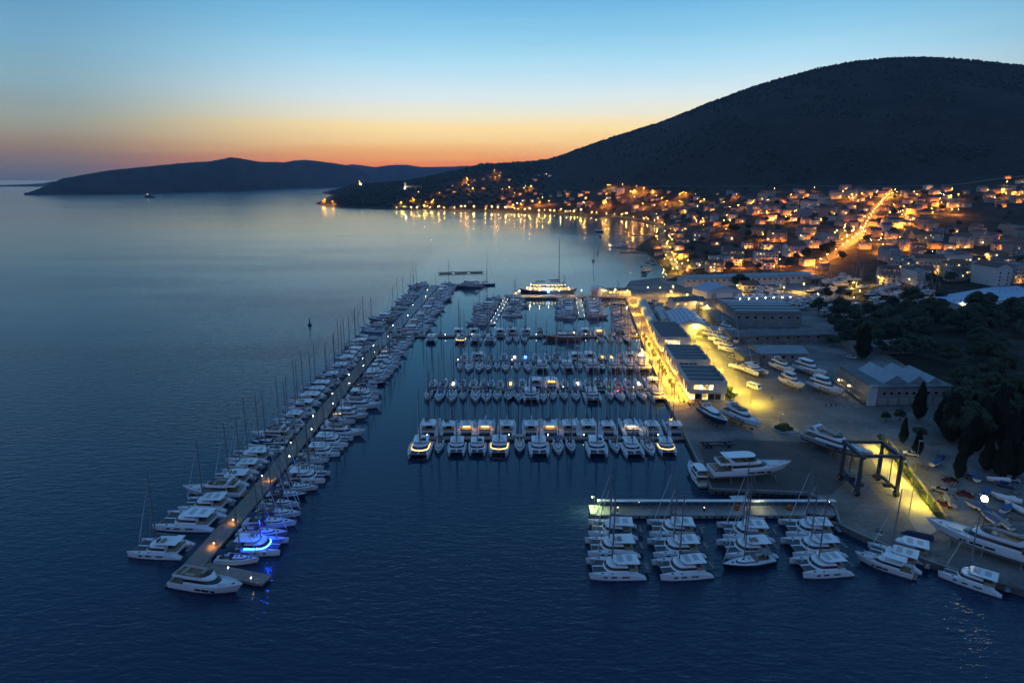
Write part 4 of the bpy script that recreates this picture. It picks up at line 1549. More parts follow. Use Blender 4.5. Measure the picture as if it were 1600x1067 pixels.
def pier_side(side, ys, kinds, sizes, where, lits={}):
    for i, (y, kd) in enumerate(zip(ys, kinds)):
        kind = {'c': 'cat', 'm': 'mono', 'b': 'motor', 'p': 'pcat'}[kd]
        L = sizes.get(i) or {'c': _V.choice([12.2, 13.0, 13.8]), 'm': _V.choice([11.0, 12.2, 13.4]), 'b': _V.choice([12.0, 14.0, 16.5]), 'p': 13.0}[kd]
        hw = 2.6 if y < 336 else 3.8
        off = hw + 1.0 + L / 2 + (1.2 if kd in 'cb' else 0)
        x = pier_x(y) + (off if side > 0 else -off)
        lit = lits.get(i)
        boat('cat' if kind == 'pcat' else kind, x, y, (0.0 if side > 0 else math.pi) + (-.03 if y < 336 else -.04), f'{ordn(i + 1)} from outer end, {where}', lit, y < 300, L,
             sail=kind != 'pcat', group='boats on the long pier')


def run(y0, y1, kinds_w, r):
    ys, ks = [], []
    y = y0
    while y < y1:
        k_ = r.choice(kinds_w)
        w = {'c': 7.6, 'm': 4.7, 'b': 5.4, 'p': 7.4}[k_]
        ys.append(y + w / 2)
        ks.append(k_)
        y += w + r.uniform(.2, .9)
    return ys, ks


rr = random.Random(21)
ly, lk = [139.0, 152.0, 160.8, 168.5, 176, 184], list('cpcbcc')
a1, k1 = run(188.5, 338, 'ccmmmcb', rr)
a2, k2 = run(352, 545, 'b', rr)
# the far half of the outer side is only partly taken
keep = [(y, k_) for y, k_ in zip(a2, k2) if rr.random() < .62]
pier_side(-1, ly + a1 + [y for y, _ in keep], lk + k1 + [('m' if rr.random() < .35 else k_) for _, k_ in keep], {0: 13.8, 1: 15.5}, 'seaward side of pier')
ry, rk = [134.4, 140.2, 146.2, 151.2, 156.2, 161.2, 166.2, 171.2], list('mcmmmmmm')
b1, j1 = run(174.0, 342, 'mmmmcmb', rr)
b2, j2 = run(365, 540, 'bbmb', rr)
pier_side(1, ry + b1 + b2, rk + j1 + j2, {0: 11.0, 1: 13.8}, 'basin side of pier', {1: (E_BLUE, 'bow'), 14: (Wm, ''), 16: (Ww, ''), 22: (Wm, ''), 27: (Wm, ''), 30: (Ww, '')})
# motor yacht lying along the pier head
make_motor(17.5, 5.0, fly=True, hard=False, arch=False).put('motor_yacht', 'white flybridge motor yacht alongside the pier head at lower left', 'motor yacht', (-67.4, 124.6, 0), math.radians(-13))

# cats rafted on the service jetty ----------------------------------------------------------------
JC = [(957, 828, 'c', 12.6), (956, 856, 'c', 12.8), (961, 889, 'c', 13.0), (1051, 828, 'c', 12.8), (1056, 857, 'c', 13.0), (1065, 889, 'c', 12.6),
      (1164, 832, 'c', 13.0), (1166, 858, 'c', 13.0), (1262, 828, 'c', 13.2), (1270, 856, 'c', 13.6), (1282, 886, 'c', 12.4)]
raft_n = ['left', 'left', 'left', 'second', 'second', 'second', 'third', 'third', 'right', 'right', 'right']
raft_p = ['next to the jetty', 'in the middle', 'outermost', 'next to the jetty', 'in the middle', 'outermost', 'next to the jetty', 'second out', 'next to the jetty', 'in the middle', 'outermost']
for i, (u, v, kd, L) in enumerate(JC):
    x, y = G(u, v, .6)
    boat('cat', x, y, math.pi + math.radians([-4, -1, 3, -3, 4, 6, -3, 3, -5, 2, 6][i]), f'{raft_p[i]} in {raft_n[i]} jetty raft', None, True, L, cov=[1, 0, 3, 1, 2, 1, 3, 1, 0, 1, 2][i],
         fly=i in (1, 7), beam=.6, group='catamarans rafted at the service jetty')
x, y = G(1168, 880, .5)
boat('mono', x, y, math.pi + math.radians(14), 'outermost of third jetty raft', None, True, 13.4, hull=M_BLACK, cov=1)
for i, (u, v, kd, L, rz, hl) in enumerate(((1412, 858, 'pcat', 13, 146, 'inner catamaran by the sloping yard shore'), (1396, 872, 'cat', 12.5, 143, 'outer catamaran by the sloping yard shore'),
                                       (1380, 884, 'motor', 12.0, 142, 'low boat outside two catamarans at yard shore'), (1516, 905, 'cat', 12.8, 138, 'alone in lower right corner beside yard shore'))):
    x, y = G(u, v, .6)
    boat('cat' if kd == 'pcat' else kd, x, y, math.radians(rz), hl, None, True, L, sail=kd != 'pcat', cov=1, fly=False)
# single motor yacht at the corner of the quay, stern to the camera
x, y = G(1088, 742, .6)
boat('motor', x, y, math.radians(93), 'stern towards camera at quay corner', None, True, 15.0, hard=True)

# far basin: motor yachts on the two inner pontoons and the quay --------------------------------------
fb = random.Random(9)
n = 0
for side, nm in ((-1, 'left'), (1, 'right')):
    for i in range(11):
        t = (i + .4) / 11
        if side > 0 and i < 3:
            continue
        kd = 'motor' if fb.random() < .8 else 'mono'
        L = fb.choice([12.0, 14.0, 16.5])
        boat(kd, -12.5 + 8.5 * t + side * (2.6 + L / 2 + .8), 388 + 92 * t, 0 if side > 0 else math.pi, f'{ordn(i + 1)} from near end, {nm} of slanting pontoon', None, False, L, group='boats in the far basin')
    for i in range(11):
        t = (i + .5) / 11
        kd = 'motor' if fb.random() < .85 else 'mono'
        L = fb.choice([12.0, 14.0, 14.0])
        boat(kd, 45.5 + 5 * t + side * (3.0 + L / 2 + .8), 408 + 70 * t, 0 if side > 0 else math.pi, f'{ordn(i + 1)} from near end, {nm} of blue-lit pontoon', None, False, L, group='boats in the far basin')
for i in range(9):
    y = 372 + i * 10.5
    xq = float(np.interp(y, [353.7, 473], [72.9, 85.5]))
    L = fb.choice([11.0, 12.2])
    boat('motor' if i in (0, 1, 4) else 'mono', xq - 2 - L / 2, y, math.pi, f'{ordn(i + 1)} from near end, along far quay wall', (Wm, '') if i == 0 else None, False, L if i not in (0, 1, 4) else 12.0, group='boats in the far basin')
make_ship(25, 7.0, M_NAVY, 0).put('passenger_yacht', 'brightly lit two-deck yacht with bow to the left behind north pier', 'ship', (17.5, 505, 0), math.pi)
make_ship(25, 7.0, M_GREYHULL, 36).put('passenger_yacht', 'brightly lit two-deck yacht with very tall mast behind north pier', 'ship', (39.5, 505, 0), 0)
lm = MB().box(0, 0, 2.2, 1.6, .3, 4.0)
tag(link('blue_light_panel', lm.mesh('blue_light_panel', glow('blue_panel', (.06, .3, 1), 9)), None, (28.6, 498, 1.6)), 'glowing blue light panel between the two lit passenger yachts', 'light')
make_motor(29, 7.0, hull=M_GREYHULL, hard=True).put('motor_yacht', 'large grey motor yacht beyond the outer pier end, bow left', 'motor yacht', (GX(727, 535), 535, 0), math.pi)
x, y = G(759, 446)
make_mono(17, 5.0, M_CANVAS[1], M_NAVY, True, M_CANVAS[1], 24).put('sailing_yacht', 'dark sailing yacht with tall mast beyond the outer pier end', 'sailing yacht', (x, y, 0), 0)
# boats at anchor in the bay, the ferry and the buoy ---------------------------------------------------
for i, (u, v, kd, L, rz, lab) in enumerate(((937, 362.5, 'motor', 16.5, 0.1, 'farthest of the boats anchored in bay'), (939, 370, 'motor', 12, 1.2, 'second farthest of the boats anchored in bay'),
                                            (934, 396, 'mono', 11, 1.5, 'upper of two anchored off the beach'), (927.5, 408, 'mono', 12.2, 1.4, 'lower of two anchored off the beach'),
                                            (1011, 423, 'motor', 12, 0.2, 'small craft moored close to the pebble beach'), (958, 386, 'motor', 14, .3, 'lying at the small beach jetty'), (974, 384, 'motor', 16.5, .1, 'behind the beach jetty head'))):
    x, y = G(u, v)
    boat(kd, x, y, rz, lab, (Ww, '') if i == 5 else None, False, L, hull=M_NAVY if i < 2 else None, group='boats anchored in the bay')
for i in range(9):
    u = 1013 + fb.uniform(-9, 9)
    v = 408 + i * 3.0
    x, y = G(u + (0 if i < 5 else (i - 5) * -4), v)
    sk = Proto()
    rg, sh = hull_form(5.2, 1.9, .55, .8, .25, .4, .85, 8)
    if i == 0:
        SKIFF = Proto()
        hh = SKIFF.add('hull', MB().loft(rg, closed=False, cap1=False), M_NAVY)
        SKIFF.add('bottom_boards', deck_mb(sh, 0, .05, .3), M_TIMBER)
        SKIFF.add('thwart', MB().box(-.4, 0, .5, .3, 1.6, .05).box(1.0, 0, .55, .3, 1.3, .05), M_TIMBER)
        SKIFF.add('outboard', MB().box(-2.7, 0, .6, .35, .35, .6), M_DARK)
    SKIFF.put('rowing_skiff', f'small dark skiff off the pebble beach, {ordn(i + 1)} from the far end', 'skiff', (x, y, 0), fb.uniform(-.3, .3), 1.0, group='skiffs off the beach')
pontoon('beach_jetty', 'low stone jetty in bay nearest the lit beach', [G(1005, 389), G(962, 387)], 5, 1.0, M_CONC2, piles=False)
pontoon('beach_jetty', 'thin jetty reaching into bay above the beach', [G(1010, 395.5), G(966, 395)], 3, .8, M_CONC2, piles=False)
pontoon('beach_jetty', 'farthest thin jetty by the head of the bay', [G(1022, 367.5), G(984, 368)], 4, .8, M_CONC2, piles=False)
x, y = G(233, 309)
fe = Proto()
rg, sh = hull_form(56, 13, 5, 7, 2, 6, .95, 13, 0, 3.0, .1)
fe.add('hull', MB().loft(rg, closed=False, cap1=False), M_NAVY)
fe.add('deck', deck_mb(sh), M_CONC)
fe.add('superstructure', MB().box(-3, 0, 9, 30, 11, 8, 0, .86, .9), mat('ferry_dark', (.1, .1, .11), .6))
fe.add('wheelhouse', MB().box(6, 0, 14.5, 9, 9, 3.4, 0, .9, .9), M_GREYHULL)
fe.add('funnel', MB().box(-10, 0, 15.5, 4, 4, 5, 0, .8, .8), M_NAVY)
fe.add('deck_lamp', MB().ball((6, 0, 17.5), 1.6, 6, 4), glow('ferry_lamp', (1, .8, .55), 4))
fe.put('car_ferry', 'dark car ferry with a single lamp crossing in front of the island', 'ferry', (x, y, 0), math.pi)
x, y = G(484, 508)
bu = Proto()
bu.add('float', MB().tube((0, 0, -.6), (0, 0, .7), 1.3, 1.2, 10), M_DARK)
bu.add('tower', MB().tube((0, 0, .7), (0, 0, 3.6), .7, .2, 6), M_DARK)
bu.add('topmark', MB().ball((0, 0, 4.2), .45, 7, 5), M_DARK)
bu.put('navigation_buoy', 'dark navigation buoy floating alone in the open water', 'buoy', (x, y, 0))
# ================================================================== YARD AND QUAY BUILDINGS
def root(name, label, cat, loc, rz=0.0, group=None):
    o = bpy.data.objects.new(name, None)
    COL.objects.link(o)
    o.location = loc
    o.rotation_euler = (0, 0, rz)
    return tag(o, label, cat, group)


def part(name, mb, m, parent, smooth=False):
    return link(name, mb.mesh(name, m, smooth), parent)


_WM = {}


def window(parent, x, y, z, w, h, face, pane, frame=None, door=False):
    """a framed window on a wall face; face 's','n','w','e' in the building's frame"""
    key = (w, h, face in 'sn')
    if key not in _WM:
        a = MB()
        b = MB()
        if face in 'sn':
            for sx in (-1, 1):
                a.box(sx * (w / 2 + .04), 0, 0, .1, .16, h + .18)
            a.box(0, 0, h / 2 + .04, w, .16, .1).box(0, 0, -h / 2 - .05, w + .2, .26, .1)
            b.box(0, 0, 0, w, .06, h)
        else:
            for sx in (-1, 1):
                a.box(0, sx * (w / 2 + .04), 0, .16, .1, h + .18)
            a.box(0, 0, h / 2 + .04, .16, w, .1).box(0, 0, -h / 2 - .05, .26, w + .2, .1)
            b.box(0, 0, 0, .06, w, h)
        _WM[key] = (a.mesh('window_frame', M_FRAME), b.mesh('pane', M_GLASS))
    fm, pm = _WM[key]
    wv = link('door' if door else 'window', fm, parent, (x, y, z))
    p = link('pane', pm, wv)
    if pane is not M_GLASS:
        p.material_slots[0].link = 'OBJECT'
        p.material_slots[0].material = pane
    return wv


M_FRAME = mat('window_frame', (.5, .49, .46), .6, var=.05)
M_PLASTER = mat('plaster_white', (.55, .53, .49), .85, var=.12, scale=.5)
M_ROOFDARK = mat('roof_membrane', (.045, .05, .062), .6, var=.2, scale=.4)
M_SOLAR = mat('solar_glass', (.014, .017, .03), .55, var=.2, scale=.6)
M_METALROOF = mat('metal_roof', (.2, .215, .24), .45, .2, var=.15, scale=.2)
M_TENT = mat('tent_canvas', (.55, .56, .58), .6, var=.06)
M_TENTBLUE = mat('tent_blue_grey', (.25, .3, .42), .55, var=.06)
M_SHEET = mat('corrugated_sheet', (.24, .25, .27), .5, .3, var=.2, scale=.3)
M_FIBRE = mat('fibre_cement_roof', (.11, .115, .12), .8, var=.25, scale=.25)
M_TRANSL = mat('translucent_sheet', (.2, .235, .28), .35, var=.15, scale=.4)
M_TILE = mat('roof_tile', (.17, .075, .045), .85, var=.25, scale=.6)
M_HEDGE = mat('hedge_leaf', (.035, .06, .02), .8, var=.4, scale=2)


def quay_block(label, x0, x1, y0, y1, h, rows, lit_front, shear):
    """two-storey marina building with solar roof; shear = x drift per metre of depth"""
    cx, cy_ = (x0 + x1) / 2, (y0 + y1) / 2
    rz = -math.atan(shear)
    w, d = x1 - x0, y1 - y0
    o = root('marina_building', label, 'building', (cx, cy_, GZ), rz, 'marina buildings on the promenade')
    # lower storey set back, upper storey overhanging towards the quay
    part('lower_wall', MB().box(.5, .3, 1.7, w - 1.6, d - .8, 3.4), M_PLASTER, o)
    part('wall', MB().box(0, 0, 3.4 + (h - 3.4) / 2 + .01, w, d, h - 3.4), M_PLASTER, o)
    rf = part('roof', MB().box(0, 0, h + .06, w + .16, d + .16, .1), mat('pale_roof_sheet', (.4, .41, .42), .6, var=.15, scale=.3), o)
    pa = MB()
    for sx in (-1, 1):
        pa.box(sx * w / 2, 0, h + .22, .26, d + .3, .44)
        pa.box(0, sx * d / 2, h + .22, w - .3, .26, .44)
    part('parapet', pa, M_PLASTER, rf)
    for i in range(rows):
        yy = -d / 2 + d * (i + .5) / rows
        sp = MB()
        sp.add([(-w / 2 + .9, yy - d / rows * .42, h + .22), (w / 2 - .9, yy - d / rows * .42, h + .22), (w / 2 - .9, yy + d / rows * .34, h + .3), (-w / 2 + .9, yy + d / rows * .34, h + .3),
                (-w / 2 + .9, yy + d / rows * .34, h + .15), (w / 2 - .9, yy + d / rows * .34, h + .15)], [(0, 1, 2, 3), (3, 2, 5, 4)])
        part('solar_panel_row', sp, M_SOLAR, rf)
    for k in range(3):
        part('air_conditioner', MB().box(w / 2 - 1.1, -d * .3 + k * d * .28, h + .75, 1.0, 1.5, 1.1), M_STEEL, rf)
    part('drain_pipe', MB().tube((w / 2 + .1, -d / 2 + .3, 3.4), (w / 2 + .1, -d / 2 + .3, h), .07, n=5), M_STEEL, o)
    # south face: large glazed opening upstairs, glazed shop front below
    for k in range(4):
        window(o, -w * .28 + k * 2.0, -d / 2 - .03, h - 2.3, 1.8, 2.0, 's', E_WINW if (lit_front and k in (1, 3)) else (E_WIN if lit_front else M_GLASS))
    for k in range(5):
        window(o, -w * .36 + k * 2.6, -d / 2 + .63, 1.5, 2.2, 2.3, 's', E_SHOP if k in (0, 2) else M_GLASS)
    nw = int(d / 4.2)
    for k in range(nw):
        yy = -d / 2 + d * (k + .5) / nw
        window(o, -w / 2 - .03, yy, h - 2.0, 2.2, 1.9, 'w', E_WIN if k % 3 == 1 else M_GLASS)
        window(o, -w / 2 + 1.26, yy, 1.5, 3.2, 2.4, 'w', E_SHOP)
        window(o, w / 2 + .03, yy, h - 2.0, 1.8, 1.4, 'e', M_GLASS)
        window(o, w / 2 - .26, yy, 1.6, 2.2, 2.0, 'e', E_SHOP if k % 2 else M_GLASS, door=True)
    return o


quay_block('nearest flat-roofed white marina building with four solar panel rows', 71.2, 86.8, 244.6, 267.2, 8.0, 4, True, .065)
quay_block('middle flat-roofed marina building between two others on the promenade', 73.6, 89.6, 276, 303, 8.0, 5, False, .065)
quay_block('farthest flat-roofed marina building with striped solar roof on promenade', 77.0, 92.4, 318, 356, 8.0, 9, True, .065)


def hall(label, name, cx, cy_, w, d, h, rise, rz, wall, roof_m, axis='y', strips=0, strip_m=None, nwin=0, z=None, group=None, winmat=None, over=.6):
    o = root(name, label, 'building', (cx, cy_, GZ if z is None else z), rz, group)
    part('wall', MB().box(0, 0, h / 2, w, d, h), wall, o)
    gb = MB().gable(-w / 2 + .02, w / 2 - .02, -d / 2 + .02, d / 2 - .02, h - .02, rise, 'y' if axis == 'y' else 'x')
    part('gable_wall', gb, wall, o)
    rf = MB()
    if axis == 'y':     # ridge along y
        for sg in (-1, 1):
            rf.add([(sg * (w / 2 + over), -d / 2 - over, h - .15), (sg * (w / 2 + over), d / 2 + over, h - .15), (0, d / 2 + over, h + rise + .12), (0, -d / 2 - over, h + rise + .12),
                    (sg * (w / 2 + over), -d / 2 - over, h + .02), (sg * (w / 2 + over), d / 2 + over, h + .02), (0, d / 2 + over, h + rise + .3), (0, -d / 2 - over, h + rise + .3)],
                   [(0, 1, 2, 3), (4, 7, 6, 5), (0, 4, 5, 1), (1, 5, 6, 2), (3, 2, 6, 7), (0, 3, 7, 4)])
    else:
        for sg in (-1, 1):
            rf.add([(-w / 2 - over, sg * (d / 2 + over), h - .15), (w / 2 + over, sg * (d / 2 + over), h - .15), (w / 2 + over, 0, h + rise + .12), (-w / 2 - over, 0, h + rise + .12),
                    (-w / 2 - over, sg * (d / 2 + over), h + .02), (w / 2 + over, sg * (d / 2 + over), h + .02), (w / 2 + over, 0, h + rise + .3), (-w / 2 - over, 0, h + rise + .3)],
                   [(0, 1, 2, 3), (4, 7, 6, 5), (0, 4, 5, 1), (1, 5, 6, 2), (3, 2, 6, 7), (0, 3, 7, 4)])
    r_ = part('roof', rf, roof_m, o)
    for i in range(strips):
        t = (i + .5) / strips
        s = MB()
        if axis == 'x':     # strips run along x, spread over the two slopes
            yy = -d / 2 + d * t
            zz = h + rise * (1 - abs(yy) / (d / 2)) + .42
            s.box(0, yy, zz, w * .96, d / strips * .3, .06)
        else:
            xx = -w / 2 + w * t
            zz = h + rise * (1 - abs(xx) / (w / 2)) + .42
            s.box(xx, 0, zz, w / strips * .4, d * .96, .06)
        part('skylight', s, strip_m or M_TRANSL, r_)
    if w > 12 and h > 4:
        for k in (-.3, .3):
            part('roller_door', MB().box(w * k, -d / 2 - .06, 1.9, 4.2, .12, 3.8), M_SHEET, o)
        for k in range(int(max(w, d) / 9)):
            t = (k + .5) / int(max(w, d) / 9) - .5
            pos = (w * t, d * .18) if axis == 'x' else (w * .18, d * t)
            zz = h + rise * (1 - (abs(pos[1]) / (d / 2) if axis == 'x' else abs(pos[0]) / (w / 2))) + .4
            part('roof_vent', MB().tube((pos[0], pos[1], zz - .3), (pos[0], pos[1], zz + .5), .35, .3, 7).tube((pos[0], pos[1], zz + .5), (pos[0], pos[1], zz + .62), .55, .5, 7), M_STEEL, r_)
        gt = MB()
        if axis == 'x':
            gt.box(0, -d / 2 - over - .1, h - .12, w + 1, .18, .16)
        else:
            gt.box(w / 2 + over + .1, 0, h - .12, .18, d + 1, .16)
        part('gutter', gt, M_STEEL, r_)
    for i in range(nwin):
        window(o, -w / 2 + w * (i + .5) / nwin, -d / 2 - .03, h * .66, 1.8, 1.3, 's', (winmat or M_GLASS))
    return o


hall('long hall with white skylight stripes across its dark roof', 'boat_hall', 155, 398, 40, 41, 9.0, 1.4, -.03, M_CONC, M_FIBRE, 'x', 6, M_TENT, 8)
hall('low grey lean-to along the left side of the striped hall', 'storage_shed', 127.5, 392, 9, 46, 5.0, .8, -.03, M_CONC2, M_FIBRE, 'y')
hall('very long pale hall with grey roof behind the white tents', 'boat_hall', 200, 545, 118, 15, 7.0, 1.6, .19, M_PLASTER, M_METALROOF, 'x', 0, None, 22)
hall('blue-grey roofed workshop behind the parked motor yachts', 'workshop', 131, 305, 23, 15, 5.4, 1.6, .0, M_CONC, M_METALROOF, 'x', 0, None, 5)
hall('pale flat annex on the left of the blue-grey workshop', 'workshop_annex', 115, 302, 8, 14, 4.4, .4, .0, M_CONC2, M_FIBRE, 'y')
hall('dark low shed with long fibre roof across the yard', 'storage_shed', 147, 345, 58, 13, 4.6, 1.0, .09, M_CONC2, M_FIBRE, 'x', 0, None, 10)
hall('grey metal shed right of the dark low shed', 'storage_shed', 190, 322, 30, 12, 4.2, 1.0, .06, M_CONC2, M_FIBRE, 'x')
hall('blue-white striped tent hall behind the farthest marina building', 'tent_hall', 104.5, 377, 18, 40, 5.2, 3.4, -.11, M_TENT, M_TENTBLUE, 'y', 9, M_TENT, 0)
hall('white peaked tent hall lit inside near the long pale hall', 'tent_hall', 158, 487, 30, 21, 5.0, 4.0, .25, M_TENT, M_TENTBLUE, 'y', 0)
hall('yellow lit timber workshop left of the white tent hall', 'workshop', 121, 437, 22, 12, 6, 2.0, .1, M_PLASTER, M_FIBRE, 'x', 0, None, 4, winmat=E_SHOP)
hall('narrow blue roofed arcade along the quay behind marina buildings', 'quay_arcade', 88.5, 412, 5.0, 78, 3.6, .8, -.1, M_PLASTER, mat('blue_sheet', (.1, .2, .27), .5), 'y')
hall('second narrow arcade with blue roof beside the tent hall', 'quay_arcade', 96.0, 400, 4.4, 40, 4.0, .7, -.1, M_PLASTER, mat('blue_sheet', (.1, .2, .27), .5), 'y')
hall('small tiled house beside the round tree at the long hall', 'tiled_house', 188, 505, 14, 11, 6, 2.6, .1, M_PLASTER, M_TILE, 'x', 0, None, 4)
hall('long pale blue arched greenhouse roof at right edge', 'greenhouse_hall', 332, 447, 30, 108, 6.0, 2.6, -1.03, M_PLASTER, mat('pale_blue_sheet', (.24, .34, .5), .45, var=.1, scale=.1), 'y', 0, z=2.2)
hall('white restaurant with lit gable on the north pier', 'restaurant', 67, 488, 13, 9, 4.6, 2.2, 0, M_TENT, M_TENT, 'y', 0, z=1.7)
hall('long lit white dining hall on the north pier', 'restaurant', 82.5, 489, 17, 8, 4.0, 1.2, .02, M_PLASTER, M_FIBRE, 'x', 0, None, 6, z=1.7, winmat=E_SHOP)
hall('little lit kiosk on the left end of north pier', 'kiosk', 3, 486, 4.5, 4, 3.0, 1.0, 0, M_TENT, M_TENT, 'x', 0, None, 1, z=1.7, winmat=E_SHOP)
for i in range(7):
    o = root('pavilion_tent', f'small white peaked pavilion tent, {ordn(i + 1)} from left in the lit row', 'tent', (166 + i * 6.6, 462 + i * 1.2, GZ), .15, 'row of pavilion tents')
    part('canopy', MB().loft([[(-2.8, -2.8, 2.6), (2.8, -2.8, 2.6), (2.8, 2.8, 2.6), (-2.8, 2.8, 2.6)], [(-1, -1, 3.7), (1, -1, 3.7), (1, 1, 3.7), (-1, 1, 3.7)], [(-.1, -.1, 5.2), (.1, -.1, 5.2), (.1, .1, 5.2), (-.1, .1, 5.2)]]), M_TENT, o)
    for sx in (-1, 1):
        for sy in (-1, 1):
            part('leg', MB().box(sx * 2.7, sy * 2.7, 1.3, .12, .12, 2.6), M_STEEL, o)
    part('lamp', MB().ball((0, -2.2, 2.3), .22, 6, 4), E_WHITE, o)

# boat hall at right with translucent saw roofs, lower terrace and windows -------------------------
o = root('old_boatyard_hall', 'old boatyard hall with peaked translucent roofs and small square windows', 'building', (157, 255, GZ), .0)
part('wall', MB().prism([(-15.5, -16), (16.5, -14.5), (16.5, 12), (-13.5, 16)], 0, 7.4), M_CONC, o)
part('roof_slab', MB().prism([(-16, -16.6), (17, -15.0), (17, 12.5), (-14, 16.5)], 7.4, 7.75), M_FIBRE, o)
for i, (x0, x1, y0, y1, h) in enumerate(((-9, 1, -12, 8, 3.4), (1.2, 9, -11.5, 8, 3.0), (9.2, 15, -11, 7, 2.2))):
    rf = part('peaked_roof', MB().gable(x0, x1, y0, y1, 7.76, h, 'y'), M_TRANSL, o)
part('end_wall', MB().box(-15.4, -16.2, 4.2, 3.4, .5, 8.4), M_PLASTER, o)
for i in range(9):
    xx = -10.5 + i * 3.0
    if i == 5:
        continue
    window(o, xx, -16.0 + (xx + 15.5) / 32 * 1.5 - .06, 4.9, 1.3, 1.3, 's', M_GLASS)
for i in range(6):
    window(o, -11 + i * 4.6, -16.0 + (4.5 + i * 4.6) / 32 * 1.5 - .06, 1.5, 2.6, 2.2, 's', mat('garage_door', (.34, .31, .28), .8), door=True)
part('gallery_rail', MB().box(-16.4, 0, 3.4, .12, 32, 1.0, math.atan(2 / 32.0) * -1), M_STEEL, o)
part('loading_ledge', MB().box(-16.2, 0, 1.0, 1.6, 32, .4, math.atan(2 / 32.0) * -1), M_CONC2, o)
for i in range(3):
    LP = Proto()
    LP.add('bracket', MB().box(0, 0, 0, .3, .3, .2), M_POST)
    LP.add('bulb', MB().ball((-.35, 0, -.1), .17, 6, 4), E_WARM)
    LP.put('wall_lamp', f'small warm wall lamp on the old boatyard hall, {ordn(i + 1)} from the camera', 'lamp', (140.8 - i * .2, 246 + i * 8, GZ + 3.4), 0)

# hedge, kerb and low wall on the lit slip road ------------------------------------------------------
def leaf_cloud(n, spots, size, r, up=0.35):
    """many small leaf faces spread through ellipsoid clumps"""
    vs, fs = [], []
    for _ in range(n):
        cx, cy_, cz, rx, ry, rz_ = r.choice(spots)
        while True:
            a, b, c = r.uniform(-1, 1), r.uniform(-1, 1), r.uniform(-1, 1)
            d = a * a + b * b + c * c
            if .25 < d < 1:
                break
        P_ = Vector((cx + a * rx, cy_ + b * ry, cz + c * rz_))
        nrm_ = Vector((a + r.uniform(-.6, .6), b + r.uniform(-.6, .6), c + up + r.uniform(-.6, .6))).normalized()
        t = nrm_.orthogonal().normalized()
        k = nrm_.cross(t)
        an = r.uniform(0, 6.28)
        t, k = t * math.cos(an) + k * math.sin(an), k * math.cos(an) - t * math.sin(an)
        s = size * r.uniform(.6, 1.3)
        o_ = len(vs)
        vs += [P_ - t * s - k * s * .55, P_ + t * s - k * s * .55, P_ + t * s * .8 + k * s * .6, P_ - t * s * .8 + k * s * .5]
        fs.append((o_, o_ + 1, o_ + 2, o_ + 3))
    m = MB()
    m.v = [tuple(p) for p in vs]
    m.f = fs
    return m


hr = random.Random(3)
hx0, hy0, hx1, hy1 = 127, 206, 112.5, 152
spots = []
for i in range(60):
    t = i / 59
    spots.append((hx0 + (hx1 - hx0) * t, hy0 + (hy1 - hy0) * t, .75, 1.0, 1.1, .85))
o = root('hedge', 'clipped hedge along the yellow lit slip road at right', 'hedge', (0, 0, GZ))
part('foliage', leaf_cloud(7000, spots, .2, hr), M_HEDGE, o)
st = MB()
for i in range(0, 60, 4):
    st.tube((spots[i][0], spots[i][1], 0), (spots[i][0], spots[i][1], 1.1), .06, n=4)
part('stem', st, M_TIMBER, o)
a = math.atan2(hy1 - hy0, hx1 - hx0)
o = root('low_wall', 'low concrete wall behind the clipped hedge', 'wall', ((hx0 + hx1) / 2 + 1.9, (hy0 + hy1) / 2, GZ), a)
part('wall_body', MB().box(0, 0, .5, 57, .35, 1.0), M_CONC, o)
part('coping', MB().box(0, 0, 1.05, 57.2, .5, .1), M_CONC2, o)
o = root('shrub_island', 'green planted traffic island lit yellow in front of motor yacht bow', 'planter', (97.5, 214, GZ))
part('kerb_ring', MB().tube((0, 0, 0), (0, 0, .22), 4.6, n=18), M_CONC, o)
part('foliage', leaf_cloud(2600, [(hr.uniform(-3, 3), hr.uniform(-2.6, 2.6), .8, 1.4, 1.4, .8) for _ in range(14)], .22, hr), M_HEDGE, o)
for i, (x, y, n_) in enumerate(((89.5, 249, 3), (91.5, 257, 4), (92.5, 268, 3))):
    o = root('shrub_bed', f'green shrubs beside marina building road, {ordn(i + 1)} from the camera', 'shrub', (x, y, GZ))
    part('foliage', leaf_cloud(700, [(hr.uniform(-1, 1), hr.uniform(-3, 3), 1.0, 1.1, 1.2, 1.0) for _ in range(n_ * 2)], .22, hr), M_HEDGE, o)
# round planters and cafe tables on the promenade
PL = Proto()
PL.add('tub', MB().tube((0, 0, 0), (0, 0, .55), .55, .7, 10), M_CONC2)
PL.add('foliage', leaf_cloud(120, [(0, 0, 1.0, .75, .75, .6)], .16, hr), M_HEDGE)
TB = Proto()
TB.add('table_top', MB().tube((0, 0, .72), (0, 0, .76), .5, n=10), M_DARK)
TB.add('leg', MB().tube((0, 0, 0), (0, 0, .72), .06, n=5), M_DARK)
for i in range(3):
    a_ = i * 2.1
    TB.add('chair', MB().box(math.cos(a_) * .95, math.sin(a_) * .95, .42, .45, .45, .06).box(math.cos(a_) * 1.17, math.sin(a_) * 1.17, .7, .08, .42, .55, a_).box(math.cos(a_) * .95, math.sin(a_) * .95, .2, .3, .3, .4), M_DARK)
pl_y = [262, 268, 284, 289, 294, 299, 312, 318, 332, 344, 352]
for i, y in enumerate(pl_y):
    PL.put('planter', f'round planter with shrub on the promenade, {ordn(i + 1)} from the camera', 'planter', (float(np.interp(y, [240, 360], [67.6, 75.2])), y, GZ + .03), 0, 1.3, group='promenade planters')
